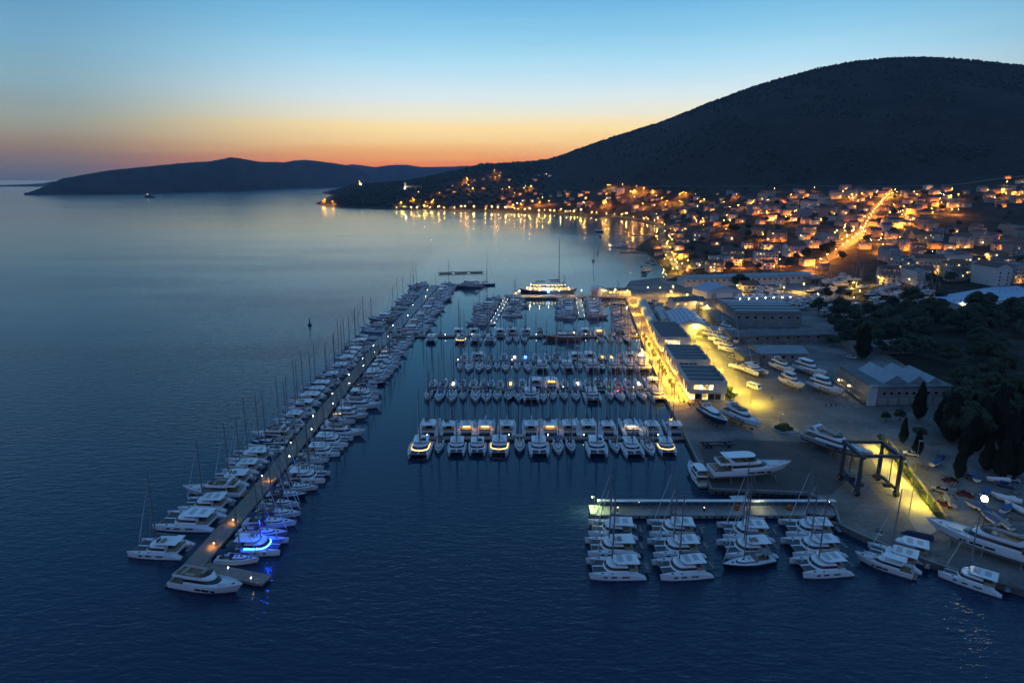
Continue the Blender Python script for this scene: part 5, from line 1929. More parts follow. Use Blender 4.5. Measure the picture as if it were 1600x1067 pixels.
for i, (x, y) in enumerate(((70.5, 239), (72.6, 240.5), (74.5, 239.2), (68.4, 243), (76.5, 240.6), (70.8, 252), (71.4, 247), (72.6, 279), (73.0, 284), (73.4, 289), (75.2, 312))):
    TB.put('cafe_table', f'dark cafe table with chairs outside the marina buildings, {ordn(i + 1)} set listed from the camera', 'table', (x - (3.0 if y > 245 else 0), y, GZ + .03), i, 1.1, group='cafe tables on the promenade')

# ------------------------------------------------------------------ lamps of the yard
WALL_LAMP = Proto()
WALL_LAMP.add('bracket', MB().box(0, 0, .1, 1.0, 1.0, .12).box(.6, 0, .1, .5, .1, .08), M_POST)
WALL_LAMP.add('lens', MB().add([(.42 * math.cos(k * math.pi / 4), .42 * math.sin(k * math.pi / 4), 0) for k in range(8)], [tuple(range(7, -1, -1))]), one_sided('lens_arcade', (1, .46, .03), 450))
i = 0
for y in (247, 254, 261, 268, 279, 286, 293, 300, 310, 320, 328, 336, 344, 352):
    i += 1
    x = float(np.interp(y, [244, 356], [70.0, 76.3]))
    WALL_LAMP.put('wall_lamp', f'amber wall lamp under the marina building eaves, {ordn(i)} from the camera', 'lamp', (x - .8, y, GZ + 3.2), 0, group='amber arcade lamps')
for i, (x, y) in enumerate(((66.4, 247), (67.8, 270), (69.4, 291), (71.2, 312), (73.3, 335), (76, 357), (79.6, 385), (83.4, 416), (87.2, 448), (90.5, 476))):
    LP_WARM.put('lamp_post', f'tall thin lamp post on the promenade edge, {ordn(i + 1)} from the camera', 'lamp post', (x - 1.6, y, GZ), 0, 1.0, group='promenade lamp posts', mats={'lens': one_sided('lens_prom', (1, .47, .03), 2400)}, drop=('bulb',))
ROADL = lamp_proto(6.5, None, 0, 1.6, one_sided('lens_yard_road', (1, .68, .06), 1200), .6)
for i, (x, y) in enumerate(((95.0, 241), (92.8, 256), (93.2, 271), (94.2, 287), (95.6, 303), (97.2, 319), (99.4, 336), (103.5, 356), (109, 378), (114, 402))):
    ROADL.put('street_lamp', f'street lamp on the yellow lit yard road, {ordn(i + 1)} from the camera', 'street lamp', (x, y, GZ), 0, 1.0, group='yard road lamps')
SLIPL = lamp_proto(4.4, None, 0, -1.6, one_sided('lens_slip', (1, .72, .07), 850), .4)
for i, (x, y) in enumerate(((123.0, 196), (119.4, 183), (116.2, 171), (113.0, 159))):
    SLIPL.put('bollard_lamp', f'short lamp in the hedge of the slip road, {ordn(4 - i)} from the camera', 'lamp', (x + .4, y, GZ), 0, group='slip road lamps')
LP_WARM.put('street_lamp', 'lamp lighting the green traffic island', 'street lamp', (97.5, 218.5, GZ), 0, .7, mats={'lens': one_sided('lens_isl', (1, .74, .1), 300), 'bulb': E_COCKPITW})
x, y = G(1533, 835, GZ)
fl = LP_FLOOD.put('flood_light', 'dazzling white floodlight on a mast at lower right', 'floodlight', (x, y, GZ), math.pi, 1.0)
x, y = 22.3, 157.5
LP_WHITE.put('jetty_lamp', 'bright lamp on the outer end of the service jetty', 'lamp', (x, y, 1.3), math.pi, .62, mats={'bulb': glow('jetty_end', (.95, 1, .5), 200), 'lens': one_sided('lens_jetty_end', (.75, 1, .4), 1300)})
for i, x in enumerate((34.5, 47.0, 67, 86)):
    LP_WHITE.put('jetty_lamp', f'short lamp on the service jetty, {ordn(i + 2)} from its outer end', 'lamp', (x, 157.8, 1.3), -math.pi / 2, .36 if i != 2 else .42, group='short jetty lamps', mats={'bulb': E_WHITE if i == 2 else glow('jetty_small', (1, .75, .5), 30), 'lens': one_sided('lens_jetty2', (1, .95, .5), 250) if i == 2 else M_POST})
RL = Proto()
RL.add('reel', MB().tube((0, -.35, .7), (0, .35, .7), .75, n=12), mat('orange_plastic', (.5, .09, .01), .5))
RL.add('stand', MB().box(.0, 0, .12, 1.0, .9, .24), M_DARK)
for i, x in enumerate((61.2, 75.2)):
    RL.put('hose_reel', f'orange hose reel on the service jetty, {"left" if i == 0 else "right"} of the two', 'hose reel', (x, 157.2, 1.3), 0)
for i, x in enumerate((28.5, 43, 51.8)):
    PIER_PIN.put('power_pedestal', f'dark service pedestal on the service jetty, {ordn(i + 1)} from its outer end', 'pedestal', (x, 156.2, 1.3), 0, 1.1, mats={'pedestal': M_DARK, 'bulb': E_COCKPITW}, group='pedestals on the service jetty')
NP = glow('north_pier_lamp', (1, .72, .25), 420)
for i, x in enumerate((6, 14, 21, 28, 36, 44, 53, 61, 70, 79, 88)):
    LP_WARM.put('pier_lamp', f'lamp post on the lit north pier, {ordn(i + 1)} from left', 'lamp post', (x, 482.5 + (i % 2) * 3, 1.7), -math.pi / 2, .8, mats={'bulb': NP}, group='north pier lamps')
for i, (u, v, pw) in enumerate(((1046, 470, 1), (1072, 476, 1), (1105, 495, 1), (1088, 486, 0), (1052, 462, 1), (1030, 462, 0), (1120, 458, 1), (1150, 460, 1), (1012, 462, 0), (1256, 458, 1), (1225, 462, 0), (1276, 472, 0), (1330, 455, 1), (1370, 447, 1), (1420, 448, 0), (1344, 467, 0), (1412, 470, 0), (1455, 478, 0), (1330, 478, 0), (1500, 487, 0), (1578, 492, 0))):
    h_ = hit(u, v)
    if h_:
        (LP_YELLOW if pw else LP_WARM).put('street_lamp', f'lamp among the storage yards behind the quay, {ordn(i + 1)} in all', 'street lamp', (h_[0], h_[1], ground(h_[0], h_[1])), i, 1.0, group='storage yard lamps')
# light masts without lit lamps
MASTP = Proto()
MASTP.add('post', MB().tube((0, 0, 0), (0, 0, 11), .14, .09, 6), M_STEEL)
MASTP.add('lamp_head', MB().box(.5, 0, 11.05, 1.2, .5, .2), M_STEEL)
for i, (u, v) in enumerate(((1428, 742), (1420, 806), (1330, 672), (1483, 792), (1322, 682))):
    x, y = G(u, v, GZ)
    MASTP.put('light_mast', ['pale light mast behind the hedge', 'dark light mast on the lit slip road', 'slim light mast behind the large yacht', 'light mast near the lower right yacht', 'short light mast beside the large yacht'][i], 'light mast', (x, y, GZ), 0, (1, 1, [1, 1, .8, .5, .5][i]))

# ------------------------------------------------------------------ travel lift
o = root('travel_lift', 'blue-grey four-legged boat hoist standing on the yard', 'boat hoist', (102.8, 169.2, GZ), math.radians(-2))
lw, ld, lh = 10.8, 10.0, 11.6
WH = Proto()
for sx in (-1, 1):
    for sy in (-1, 1):
        lg = part('leg', MB().box(sx * lw / 2, sy * ld / 2, lh / 2 + .6, .85, .95, lh - 1.2, 0, .8, .8), M_LIFTBLUE, o)
        wl_ = part('wheel', MB().tube((sx * lw / 2 - .45, sy * ld / 2, .95), (sx * lw / 2 + .45, sy * ld / 2, .95), .95, n=14), M_RUBBER, o)
        part('rim', MB().tube((sx * lw / 2 - .48, sy * ld / 2, .95), (sx * lw / 2 + .48, sy * ld / 2, .95), .45, n=10), M_STEEL, wl_)
for sx in (-1, 1):
    part('top_beam', MB().box(sx * lw / 2, 0, lh + .35, .9, ld + 2.2, .95), M_LIFTBLUE, o)
    part('bottom_beam', MB().box(sx * lw / 2, 0, 2.2, .6, ld - 1, .7), M_LIFTBLUE, o)
for sy in (-1, 1):
    part('cross_beam', MB().box(0, sy * ld / 2, lh + .6, lw, .7, .8), M_LIFTBLUE, o)
for sx in (-1, 1):
    for k in (-.28, .28):
        part('winch_block', MB().box(sx * (lw / 2 - 1.6), k * ld, 2.4, 1.8, 1.1, 1.0), M_DARK, o)
part('power_pack', MB().box(-lw / 2, 0, 3.4, 1.5, 3.4, 1.6), M_LIFTBLUE, o)
for k in (-.25, .25):
    part('sling', MB().box(-lw / 2 + 1.0, ld * k, 7, .05, .4, 8.4).box(lw / 2 - 1.0, ld * k, 7, .05, .4, 8.4).box(0, ld * k, 2.9, lw - 2, .4, .06), M_DARK, o)
lad = MB()
for k in range(9):
    lad.box(lw / 2 + .55, 1.2, 1.6 + k * 1.1, .05, .6, .05)
lad.box(lw / 2 + .55, .9, 6, .05, .06, 9).box(lw / 2 + .55, 1.5, 6, .05, .06, 9)
part('ladder', lad, M_STEEL, o)

# ------------------------------------------------------------------ boats on the hard, each on a cradle
def cradle(x, y, rz, L, B, lab):
    o = root('boat_cradle', f'steel cradle and blocks under {lab}', 'cradle', (x, y, GZ), rz, 'boat cradles in the yard')
    for k in (-.3, 0, .26):
        part('keel_block', MB().box(L * k, 0, .35, .6, 1.1, .7), M_TIMBER, o)
        for sg in (1, -1):
            part('prop', MB().tube((L * k, sg * B * .55, 0), (L * k * .98, sg * B * .34, 1.5), .08, n=4), M_STEEL, o)


YB = [  # u, v of the keel on the ground, L, heading deg, hull, options, label
    (1115, 660, 17.5, -76, 'n', dict(fly=False, arch=True, open_=True, top=M_BLACK), 'dark navy sports yacht ashore beside nearest marina building'),
    (1160, 663, 19.0, -70, 'w', dict(fly=True), 'white motor yacht ashore, second from the promenade'),
    (1238, 606, 14.5, -76, 'w', dict(fly=True, hard=True), 'smaller white motor yacht ashore in middle of yard'),
    (1290, 614, 17.0, -66, 'w', dict(fly=True, hard=True), 'white motor yacht ashore beside old boatyard hall'),
    (1266, 586, 18.0, -68, 'w', dict(fly=True, hard=True), 'tall white motor yacht ashore in front of the blue-grey workshop'),
    (1223, 582, 16.0, -76, 'w', dict(fly=True), 'white motor yacht ashore left of two by the workshop'),
    (1307, 708, 23.0, -58, 'g', dict(fly=True, hard=False), 'large white-topped motor yacht ashore behind the boat hoist'),
    (1172, 745, 25.0, 6, 'w', dict(fly=True, hard=True), 'big white motor yacht lying sideways on yard edge'),
    (1536, 862, 25.0, 137, 'w', dict(fly=True, hard=False), 'long cream motor yacht ashore at lower right'),
]
for u, v, L, hd, hc, opt, lab in YB:
    x, y = G(u, v, GZ)
    B = L * .22 + 1.1
    p = make_motor(L, B, hull={'n': M_NAVY, 'w': M_GEL, 'g': M_GREYHULL}[hc], detail=True, **opt)
    hg = .35 * L / 16 + .65
    p.put('motor_yacht', lab, 'motor yacht', (x, y, GZ + .72 + .8 * hg), math.radians(hd), 1.0, group='motor yachts ashore')
    cradle(x, y, math.radians(hd), L, B, 'the ' + lab.split(' ashore')[0].split(' lying')[0] + (' beside old hall' if 'old boat' in lab else (' left of the workshop pair' if 'left of two' in lab else (' second from promenade' if 'second' in lab else ''))))
x, y = G(1178, 585, GZ)
make_cat(12.6, 7.0, True, sail=False).put('power_catamaran', 'white power catamaran ashore at yard road corner', 'catamaran', (x, y, GZ + 1.25), math.radians(-72))
cradle(x, y, math.radians(-72), 12, 6, 'white power catamaran')
x, y = G(1158, 580, GZ)
make_mono(11.5, 3.8, M_CANVAS[0]).put('sailing_yacht', 'sailing yacht with tall mast ashore beside the power catamaran', 'sailing yacht', (x, y, GZ + 1.35), math.radians(-48))
cradle(x, y, math.radians(-48), 11, 3.6, 'sailing yacht beside power catamaran')
yr = random.Random(17)
for i, (u, v) in enumerate(((1105, 521), (1114, 528), (1123, 535), (1131, 543), (1140, 551), (1120, 518), (1133, 527), (1143, 536), (1100, 512), (1138, 520))):
    x, y = G(u, v, GZ)
    kd = 'mono' if i in (5, 7) else 'motor'
    boat(kd, x, y, math.radians(-58 + yr.uniform(-12, 12)), f'ashore beside yellow yard road, {ordn(i + 1)} of its cluster', None, False, 11.0 if kd == 'mono' else 12.0, z=GZ + 1.2, group='boats stored beside the yard road')
    cradle(x, y, math.radians(-58), 10, 3, f'yard road boat, {ordn(i + 1)} of its cluster')
k_ = 0
for (u0, u1, v0, v1, nn, nm) in ((1225, 1300, 470, 485, 8, 'behind the striped hall'), (1290, 1345, 486, 505, 7, 'right of the striped hall'), (1270, 1345, 436, 462, 10, 'right of the long pale hall'), (1345, 1460, 448, 478, 20, 'in the masted storage yard'), (1180, 1230, 452, 466, 5, 'behind the pavilion tents')):
    got = []
    tries = 0
    while len(got) < nn and tries < 300:
        tries += 1
        u, v = yr.uniform(u0, u1), yr.uniform(v0, v1)
        h_ = hit(u, v)
        if not h_ or any(math.hypot(h_[0] - a_, h_[1] - b_) < 8.5 for a_, b_ in got):
            continue
        got.append((h_[0], h_[1]))
    got.sort()
    for i, (x, y) in enumerate(got):
        kd = yr.choice(['mono', 'motor', 'motor']) if 'masted' not in nm else yr.choice(['mono', 'mono', 'motor'])
        zz = ground(x, y)
        boat(kd, x, y, yr.choice([.2, .4, 3.3, -.2]) + yr.uniform(-.2, .2), f'{ordn(i + 1)} from left ashore {nm}', None, False, 12.2 if kd == 'mono' else yr.choice([12.0, 14.0]), z=zz + 1.2, group='boats in the storage yards')
        o = root('boat_cradle', f'cradle under {ordn(i + 1)} boat from left ashore {nm}', 'cradle', (x, y, zz), 0, 'cradles in the storage yards')
        part('keel_block', MB().box(0, 0, .35, 5, 1.0, .7), M_TIMBER, o)

# quay-wall fenders below the big yacht, old barge, gangways ----------------------------------------------
fm = MB().box(0, 0, .2, .45, .3, 2.2).mesh('quay_fender', M_RUBBER)
o = root('quay_fenders', 'row of black rubber fenders on yard quay wall', 'fender', (57.6, 168.4, 0), math.atan2(166.1 - 168.4, 84.4 - 57.3))
for i in range(14):
    link('fender', fm, o, (1.2 + i * 1.95, -.16, 0))
bg_ = make_gulet(15, 3.4)
x, y = G(1338, 829, .3)
rg, sh = hull_form(17, 3.4, 1.1, 1.5, .4, .8, .8, 11)
br_ = Proto()
br_.add('hull', MB().loft(rg, closed=False, cap1=False), mat('rusty_hull', (.12, .05, .03), .85, var=.4, scale=1.0))
br_.add('deck', deck_mb(sh, 0, .1, .35), M_TIMBER)
for i in range(7):
    br_.add('thwart', MB().box(-6 + i * 1.9, 0, 1.0, .35, 2.8, .12), M_TIMBER)
br_.add('engine_box', MB().box(-5, 0, 1.3, 1.4, 1.2, .9), M_DARK)
br_.put('old_wooden_barge', 'old brown open barge lying at yard shore beside rafted catamarans', 'barge', (x, y, .1), math.radians(152))
gw = root('gangway', 'dark tarpaulin-covered dinghy upturned on the yard shore', 'dinghy', (*G(1432, 838, GZ), GZ), math.radians(150))
rg, sh = hull_form(7, 2.2, .3, .5, .9, .6, .8, 9)
part('hull', MB().loft([[(x_, y_, .5 - z_) for x_, y_, z_ in r_] for r_ in rg], closed=False, cap1=False), M_CANVAS[0], gw)
gw.name = 'upturned_dinghy'
x, y = G(1157, 782, .4)
fp = root('work_raft', 'small pale work raft floating in yard slip', 'raft', (x, y, 0), .1)
part('raft_deck', MB().box(0, 0, .55, 4.4, 5.0, .3), M_GEL2, fp)
part('raft_float', MB().box(-1.5, 0, .1, .9, 4.8, .7).box(1.5, 0, .1, .9, 4.8, .7), M_RUB, fp)
o = root('boat_trailer', 'long steel boat trailer parked by quay above the big yacht', 'trailer', (*G(1120, 697, GZ), GZ), .05)
for sg in (1, -1):
    part('beam', MB().box(0, sg * 1.1, 1.0, 11, .3, .4), M_DARK, o)
for k in (-4, -2.6, 3.6):
    part('cross_member', MB().box(k, 0, .95, .3, 2.2, .3), M_DARK, o)
    for sg in (1, -1):
        part('wheel', MB().tube((k, sg * 1.3, .5), (k, sg * 1.65, .5), .5, n=10), M_RUBBER, o)

# ------------------------------------------------------------------ vehicles
def make_car(body, L=4.4, van=False):
    p = Proto()
    W = 1.8
    if not van:
        prof = [(-L / 2, .45), (-L / 2 + .05, .95), (-L * .36, 1.0), (L * .2, .98), (L * .46, .8), (L / 2, .6), (L / 2, .4)]
        cab = [(-L * .42, .98), (-L * .3, 1.46), (L * .04, 1.48), (L * .24, .98)]
    else:
        prof = [(-L / 2, .4), (-L / 2, 2.3), (-L / 2 + .2, 2.5), (L * .36, 2.5), (L * .46, 1.4), (L / 2, 1.1), (L / 2, .4)]
        cab = None
        W = 2.1
    p.add('body', MB().loft([[(x, -W / 2, z) for x, z in prof], [(x, W / 2, z) for x, z in prof]]), body)
    if cab:
        p.add('cabin_glass', MB().loft([[(x, -W * .43, z) for x, z in cab], [(x, W * .43, z) for x, z in cab]]), M_GLASS)
        p.add('car_roof', MB().box(-L * .13, 0, 1.49, L * .32, W * .8, .05), body)
    else:
        p.add('side_glass', MB().box(-.2, 0, 1.95, L * .7, W + .04, .55), M_GLASS)
        p.add('windscreen', MB().add([(L * .365, -W * .42, 2.42), (L * .365, W * .42, 2.42), (L * .462, W * .44, 1.45), (L * .462, -W * .44, 1.45)], [(0, 1, 2, 3)]), M_GLASS)
    for sx in (-.31, .31):
        for sy in (-1, 1):
            p.add('wheel', MB().tube((sx * L, sy * (W / 2 - .18), .33), (sx * L, sy * (W / 2 + .02), .33), .33 if not van else .4, n=9), M_RUBBER)
    for sy in (-1, 1):
        p.add('headlight', MB().box(L / 2 + .01, sy * W * .36, .68, .05, .32, .16), M_GEL)
    return p


CARC = [('white', mat('car_white', (.6, .6, .6), .3)), ('grey', mat('car_grey', (.2, .2, .21), .3)), ('black', mat('car_black', (.02, .02, .022), .25)), ('blue', mat('car_blue', (.04, .08, .2), .3)), ('maroon', mat('car_red', (.08, .012, .012), .3)), ('silver', mat('car_silver', (.4, .41, .42), .3, .4))]
CARP = [(n_, make_car(m_)) for n_, m_ in CARC]
vr = random.Random(8)
x, y = G(1178, 607, GZ)
make_car(M_GEL, 6.4, True).put('minibus', 'white minibus parked alone in the yard', 'minibus', (x, y, GZ), math.radians(-62))
cars = [(1120, 622), (1147, 618), (1100, 606), (1146, 560), (1128, 507), (1138, 503), (1116, 505), (1330, 560), (1344, 575), (1370, 752), (1388, 742)]
for i in range(26):
    cars.append((vr.uniform(1395, 1590), vr.uniform(705, 800)))
for i in range(16):
    cars.append((vr.uniform(1000, 1060), vr.uniform(470, 482)))
placed = []
for u, v in cars:
    x, y = G(u, v, GZ)
    if 113 + (y - 155) * .25 > x and v > 690 or any(math.hypot(x - a_, y - b_) < 4.6 for a_, b_ in placed) or (87 < x < 93 and v < 490):
        continue
    placed.append((x, y))
    n_, p_ = vr.choice(CARP)
    p_.put('parked_car', f'{n_} car parked {"in the dark lot at lower right" if v > 690 else ("behind the far quay" if v < 490 else "in the boatyard")}, {ordn(len(placed))} in all', 'car', (x, y, GZ), vr.choice([-.6, .9, 2.5]) + vr.uniform(-.2, .2), 1.0, group='cars parked around the yard')

# pallets, crates and timber heaps in the lot at right ------------------------------------------------------
for i in range(46):
    u, v = vr.uniform(1385, 1600), vr.uniform(655, 850)
    x, y = G(u, v, GZ)
    if x < 118 + (y - 155) * .27 or x > 190:
        continue
    kind = vr.choice(['timber_stack', 'pallet_stack', 'covered_dinghy', 'steel_frame', 'covered_dinghy'])
    lab = {'timber_stack': 'stack of timber baulks', 'pallet_stack': 'stack of wooden pallets', 'covered_dinghy': 'small boat under a pale cover', 'steel_frame': 'rusty steel boat frame'}[kind]
    o = root(kind, f'{lab} in the dark lot at lower right, {ordn(i + 1)} item', kind.split('_')[1] if kind != 'timber_stack' else 'timber', (x, y, GZ), vr.uniform(0, 3.1), 'stored items in the dark lot')
    if kind == 'timber_stack':
        for k in range(4):
            part('baulk', MB().box(0, -.6 + k * .4, .2 + (k % 2) * .32, vr.uniform(3, 5), .32, .3, vr.uniform(-.06, .06)), M_TIMBER, o)
    elif kind == 'pallet_stack':
        for k in range(vr.randint(3, 7)):
            part('pallet', MB().box(0, 0, .1 + k * .17, 1.2, 1.0, .12, vr.uniform(-.1, .1)), M_TIMBER, o)
    elif kind == 'covered_dinghy':
        rg, sh = hull_form(vr.uniform(5, 7.5), 2.2, .7, .9, .3, .5, .85, 9)
        part('hull', MB().loft(rg, closed=False, cap1=False), M_GEL2, o).location = (0, 0, .5)
        part('cover', MB().loft([[(x_, b_, z_ + .5), (x_, 0, z_ + .95), (x_, -b_, z_ + .5)] for x_, b_, z_ in sh], closed=False, cap0=False, cap1=False), vr.choice([M_CANVAS[3], M_CANVAS[4], M_CANVAS[1]]), o)
        part('trailer', MB().box(0, 0, .25, 4, 1.2, .2), M_DARK, o)
    else:
        for k in (-1, 1):
            part('rail', MB().box(0, k * .9, .6, 4.2, .14, .14).box(-1.8, k * .9, .3, .14, .14, .6).box(1.8, k * .9, .3, .14, .14, .6), mat('rust', (.1, .045, .025), .9), o)
        part('cross_bar', MB().box(0, 0, .6, .14, 1.7, .14), mat('rust', (.1, .045, .025), .9), o)

# ------------------------------------------------------------------ people on the yard and promenade
def person_mesh(stride):
    me = bpy.data.meshes.new('person')
    V = [(0, 0, .95), (0, 0, 1.2), (0, 0, 1.42), (0, 0, 1.53), (.02, 0, 1.66), (.02, 0, 1.76),
         (0, .1, .9), (stride * .5, .11, .5), (stride * .75, .11, .08), (stride * .75 + .16, .11, .04),
         (0, -.1, .9), (-stride * .3, -.11, .5), (-stride, -.11, .09), (-stride + .15, -.11, .04),
         (0, .2, 1.4), (-.06, .26, 1.12), (.06, .27, .88), (0, -.2, 1.4), (.06, -.26, 1.12), (.16, -.27, .9)]
    E_ = [(0, 1), (1, 2), (2, 3), (3, 4), (4, 5), (0, 6), (6, 7), (7, 8), (8, 9), (0, 10), (10, 11), (11, 12), (12, 13), (2, 14), (14, 15), (15, 16), (2, 17), (17, 18), (18, 19)]
    Rr = [.15, .14, .16, .065, .11, .085, .095, .07, .05, .04, .095, .07, .05, .04, .075, .05, .04, .075, .05, .04]
    me.from_pydata(V, E_, [])
    ob = bpy.data.objects.new('person_tmp', me)
    COL.objects.link(ob)
    md = ob.modifiers.new('skin', 'SKIN')
    for i_, sv in enumerate(me.skin_vertices[0].data):
        sv.radius = (Rr[i_], Rr[i_])
        sv.use_root = i_ == 0
    sb = ob.modifiers.new('sub', 'SUBSURF')
    sb.levels = sb.render_levels = 1
    dg = bpy.context.evaluated_depsgraph_get()
    out = bpy.data.meshes.new_from_object(ob.evaluated_get(dg))
    bpy.data.objects.remove(ob)
    return out


pm1 = person_mesh(.28)
pm2 = person_mesh(.06)
skin = mat('dark_clothing', (.03, .032, .04), .9)
for pm in (pm1, pm2):
    pm.materials.clear()
    pm.materials.append(skin)
PPL = [(1290, 637, 'person in dark clothes standing left of three on the yard'), (1298, 637, 'person in dark clothes walking, middle of three on the yard'), (1306, 637, 'person in dark clothes walking, right of three on the yard'),
       (1017, 531, 'person in dark clothes standing on the far promenade'), (1046, 583, 'person in dark clothes walking along promenade'), (1037, 566, 'person in dark clothes walking farther along promenade'), (1206, 626, 'person in dark clothes alone in the middle of yard')]
for i, (u, v, lab) in enumerate(PPL):
    x, y = G(u, v, GZ)
    tag(link('person', pm2 if i in (0, 3) else pm1, None, (x, y, GZ + .03), i * 1.7), lab, 'person')
# ================================================================== TREES
M_LEAF = [mat('leaf_dark', (.022, .036, .016), .8, var=.45, scale=.5), mat('leaf_mid', (.034, .05, .02), .8, var=.45, scale=.5), mat('leaf_olive', (.05, .058, .032), .8, var=.4, scale=.5)]
M_CYP = mat('cypress_leaf', (.014, .024, .013), .85, var=.4, scale=.8)
M_BARK = mat('bark', (.06, .045, .035), .9, var=.3, scale=2)
tr_ = random.Random(31)


def limb(m, p0, p1, r0, r1, n=6):
    m.tube(p0, p1, r0, r1, n, False)


def make_tree(h, w, leaves, size, r, leaf):
    p = Proto()
    t = MB()
    limb(t, (0, 0, -.5), (.1, .05, h * .38), h * .035, h * .024)
    spots = []
    for i in range(11):
        a = i * 2.4 + r.uniform(-.4, .4)
        rr_ = w * r.uniform(.16, .36)
        z = h * r.uniform(.45, .82)
        c = (math.cos(a) * rr_, math.sin(a) * rr_, z)
        limb(t, (.1, .05, h * .36), c, h * .014, h * .005, 4)
        k = w * r.uniform(.15, .26)
        spots.append((*c, k, k, k * .75))
    spots.append((0, 0, h * .85, w * .2, w * .2, h * .13))
    p.add('trunk', t, M_BARK)
    p.add('crown', leaf_cloud(leaves, spots, size, r), leaf)
    return p


def make_cypress(h, w, leaves, size, r):
    p = Proto()
    p.add('trunk', MB().tube((0, 0, -.5), (0, 0, h * .85), h * .014, .05, 6), M_BARK)
    vs = []
    fs = []
    for _ in range(leaves):
        t = r.random() ** .9
        prof = math.sin(min(1, t * 1.15 + .1) * math.pi) ** .75 if t < .35 else (1 - t) ** .62 * 1.18
        a = r.uniform(0, 6.28)
        lob = 1 + .16 * math.sin(a * 3 + t * 9) + .1 * math.sin(a * 5 - t * 17)
        rad = w / 2 * max(prof, .03) * lob * r.uniform(.72, 1.06)
        P_ = Vector((math.cos(a) * rad, math.sin(a) * rad, h * (.04 + .96 * t)))
        up = Vector((math.cos(a) * .25, math.sin(a) * .25, 1)).normalized()
        sd = Vector((-math.sin(a) + r.uniform(-.5, .5), math.cos(a) + r.uniform(-.5, .5), r.uniform(-.2, .2))).normalized()
        s = size * r.uniform(.6, 1.3)
        o_ = len(vs)
        vs += [P_ - sd * s * .5, P_ + sd * s * .5, P_ + up * s * 2.2]
        fs.append((o_, o_ + 1, o_ + 2))
    m = MB()
    m.v = [tuple(q_) for q_ in vs]
    m.f = fs
    p.add('crown', m, M_CYP)
    return p


NEARTREE = [make_tree(10, 10, 5200, .26, tr_, M_LEAF[0]), make_tree(12, 11, 5600, .28, tr_, M_LEAF[1]), make_tree(8, 9, 4200, .25, tr_, M_LEAF[2])]
FARTREE = [make_tree(8, 8, 620, .6, tr_, M_LEAF[0]), make_tree(9, 8, 620, .6, tr_, M_LEAF[1]), make_tree(7, 8, 560, .55, tr_, M_LEAF[2])]
CYPN = [make_cypress(13, 3.0, 6500, .28, tr_), make_cypress(13, 3.8, 7000, .3, tr_)]
CYPF = make_cypress(12, 3.0, 900, .6, tr_)
CY = [(1410, 692, 9.0, 1.25, 'nearest slim cypress in front of old boatyard hall'), (1434, 655, 14, 1.1, 'tall slim cypress standing against old boatyard hall'), (1432, 712, 8.5, 1.5, 'stout dark conifer below the slim cypress'),
      (1484, 690, 17, 1.3, 'tall cypress left of the dark grove at right'), (1497, 748, 12, 1.1, 'lone cypress at the lower edge of dark grove'), (1520, 705, 12, 1.7, 'broad conifer in the middle of dark grove'),
      (1552, 690, 20, 1.35, 'tallest cypress in the dark grove at right'), (1575, 715, 15, 1.4, 'cypress at right of the dark grove'), (1598, 690, 17, 1.3, 'cypress cut by the right picture edge'),
      (1347, 560, 17, 1.4, 'tall dark cypress behind the workshop'), (1540, 735, 11, 1.5, 'conifer at the front of the dark grove'), (1564, 745, 13, 1.4, 'front right conifer of the dark grove'), (1507, 715, 10, 1.7, 'bushy conifer between two taller cypresses'), (1530, 690, 16, 1.3, 'cypress rising behind the broad conifer'), (1585, 745, 11, 1.5, 'rightmost front conifer of the dark grove'), (1566, 668, 15, 1.4, 'rear cypress of the dark grove'), (1515, 672, 13, 1.4, 'rear left cypress of the dark grove'), (1470, 668, 11, 1.5, 'small cypress near the hall corner')]
for i, (u, v, h, wf, lab) in enumerate(CY):
    x, y = G(u, v, GZ)
    CYPN[i % 2].put('cypress_tree', lab, 'tree', (x, y, ground(x, y)), i * 1.3, (h / 13 * wf, h / 13 * wf, h / 13), group='cypresses at right')
# broadleaf trees of the dark grove at right
spots_ = []
reg = [(1345, 1490, 498, 562, 36, 'grove behind old boatyard hall'), (1480, 1605, 515, 640, 36, 'dark slope at right edge'), (1300, 1345, 500, 548, 10, 'clump right of the storage shed'), (1470, 1600, 480, 520, 18, 'belt below the greenhouse'),
       (1385, 1470, 455, 500, 9, 'belt behind the masted yard'), (1375, 1500, 655, 690, 5, 'waste ground by the cypresses'), (1495, 1605, 640, 700, 22, 'terrace above the dark lot')]
nt_ = 0
for u0, u1, v0, v1, n_, nm in reg:
    pts_ = sorted((tr_.uniform(u0, u1), tr_.uniform(v0, v1)) for _ in range(n_))
    k_ = 0
    for u, v in pts_:
        h_ = hit(u, v)
        if not h_:
            continue
        x, y = h_[0], h_[1]
        if 138 < x < 178 and 234 < y < 276:
            continue
        sc_ = tr_.uniform(.75, 1.3) if 'waste' not in nm else .4
        k_ += 1
        tr_.choice(NEARTREE).put('broadleaf_tree', f'{"tall" if sc_ > .95 else "low"} dark broadleaf tree, {ordn(k_)} from left in {nm}', 'tree', (x, y, ground(x, y)), tr_.uniform(0, 6), (sc_, sc_, sc_ * tr_.uniform(.85, 1.15)), group='trees of the ' + nm)
h_ = G(1155, 452, 2)
NEARTREE[0].put('broadleaf_tree', 'big round tree in front of the long pale hall', 'tree', (h_[0], h_[1], GZ), 1, (1.9, 1.7, 1.35))
for i, (u, v, lab) in enumerate(((1290, 470, 'round tree right of the striped hall'), (1278, 492, 'dark tree beside boats right of the striped hall'), (1312, 466, 'dark tree in front of the masted yard'))):
    h_ = hit(u, v)
    NEARTREE[i].put('broadleaf_tree', lab, 'tree', (h_[0], h_[1], ground(h_[0], h_[1])), i, 1.0)

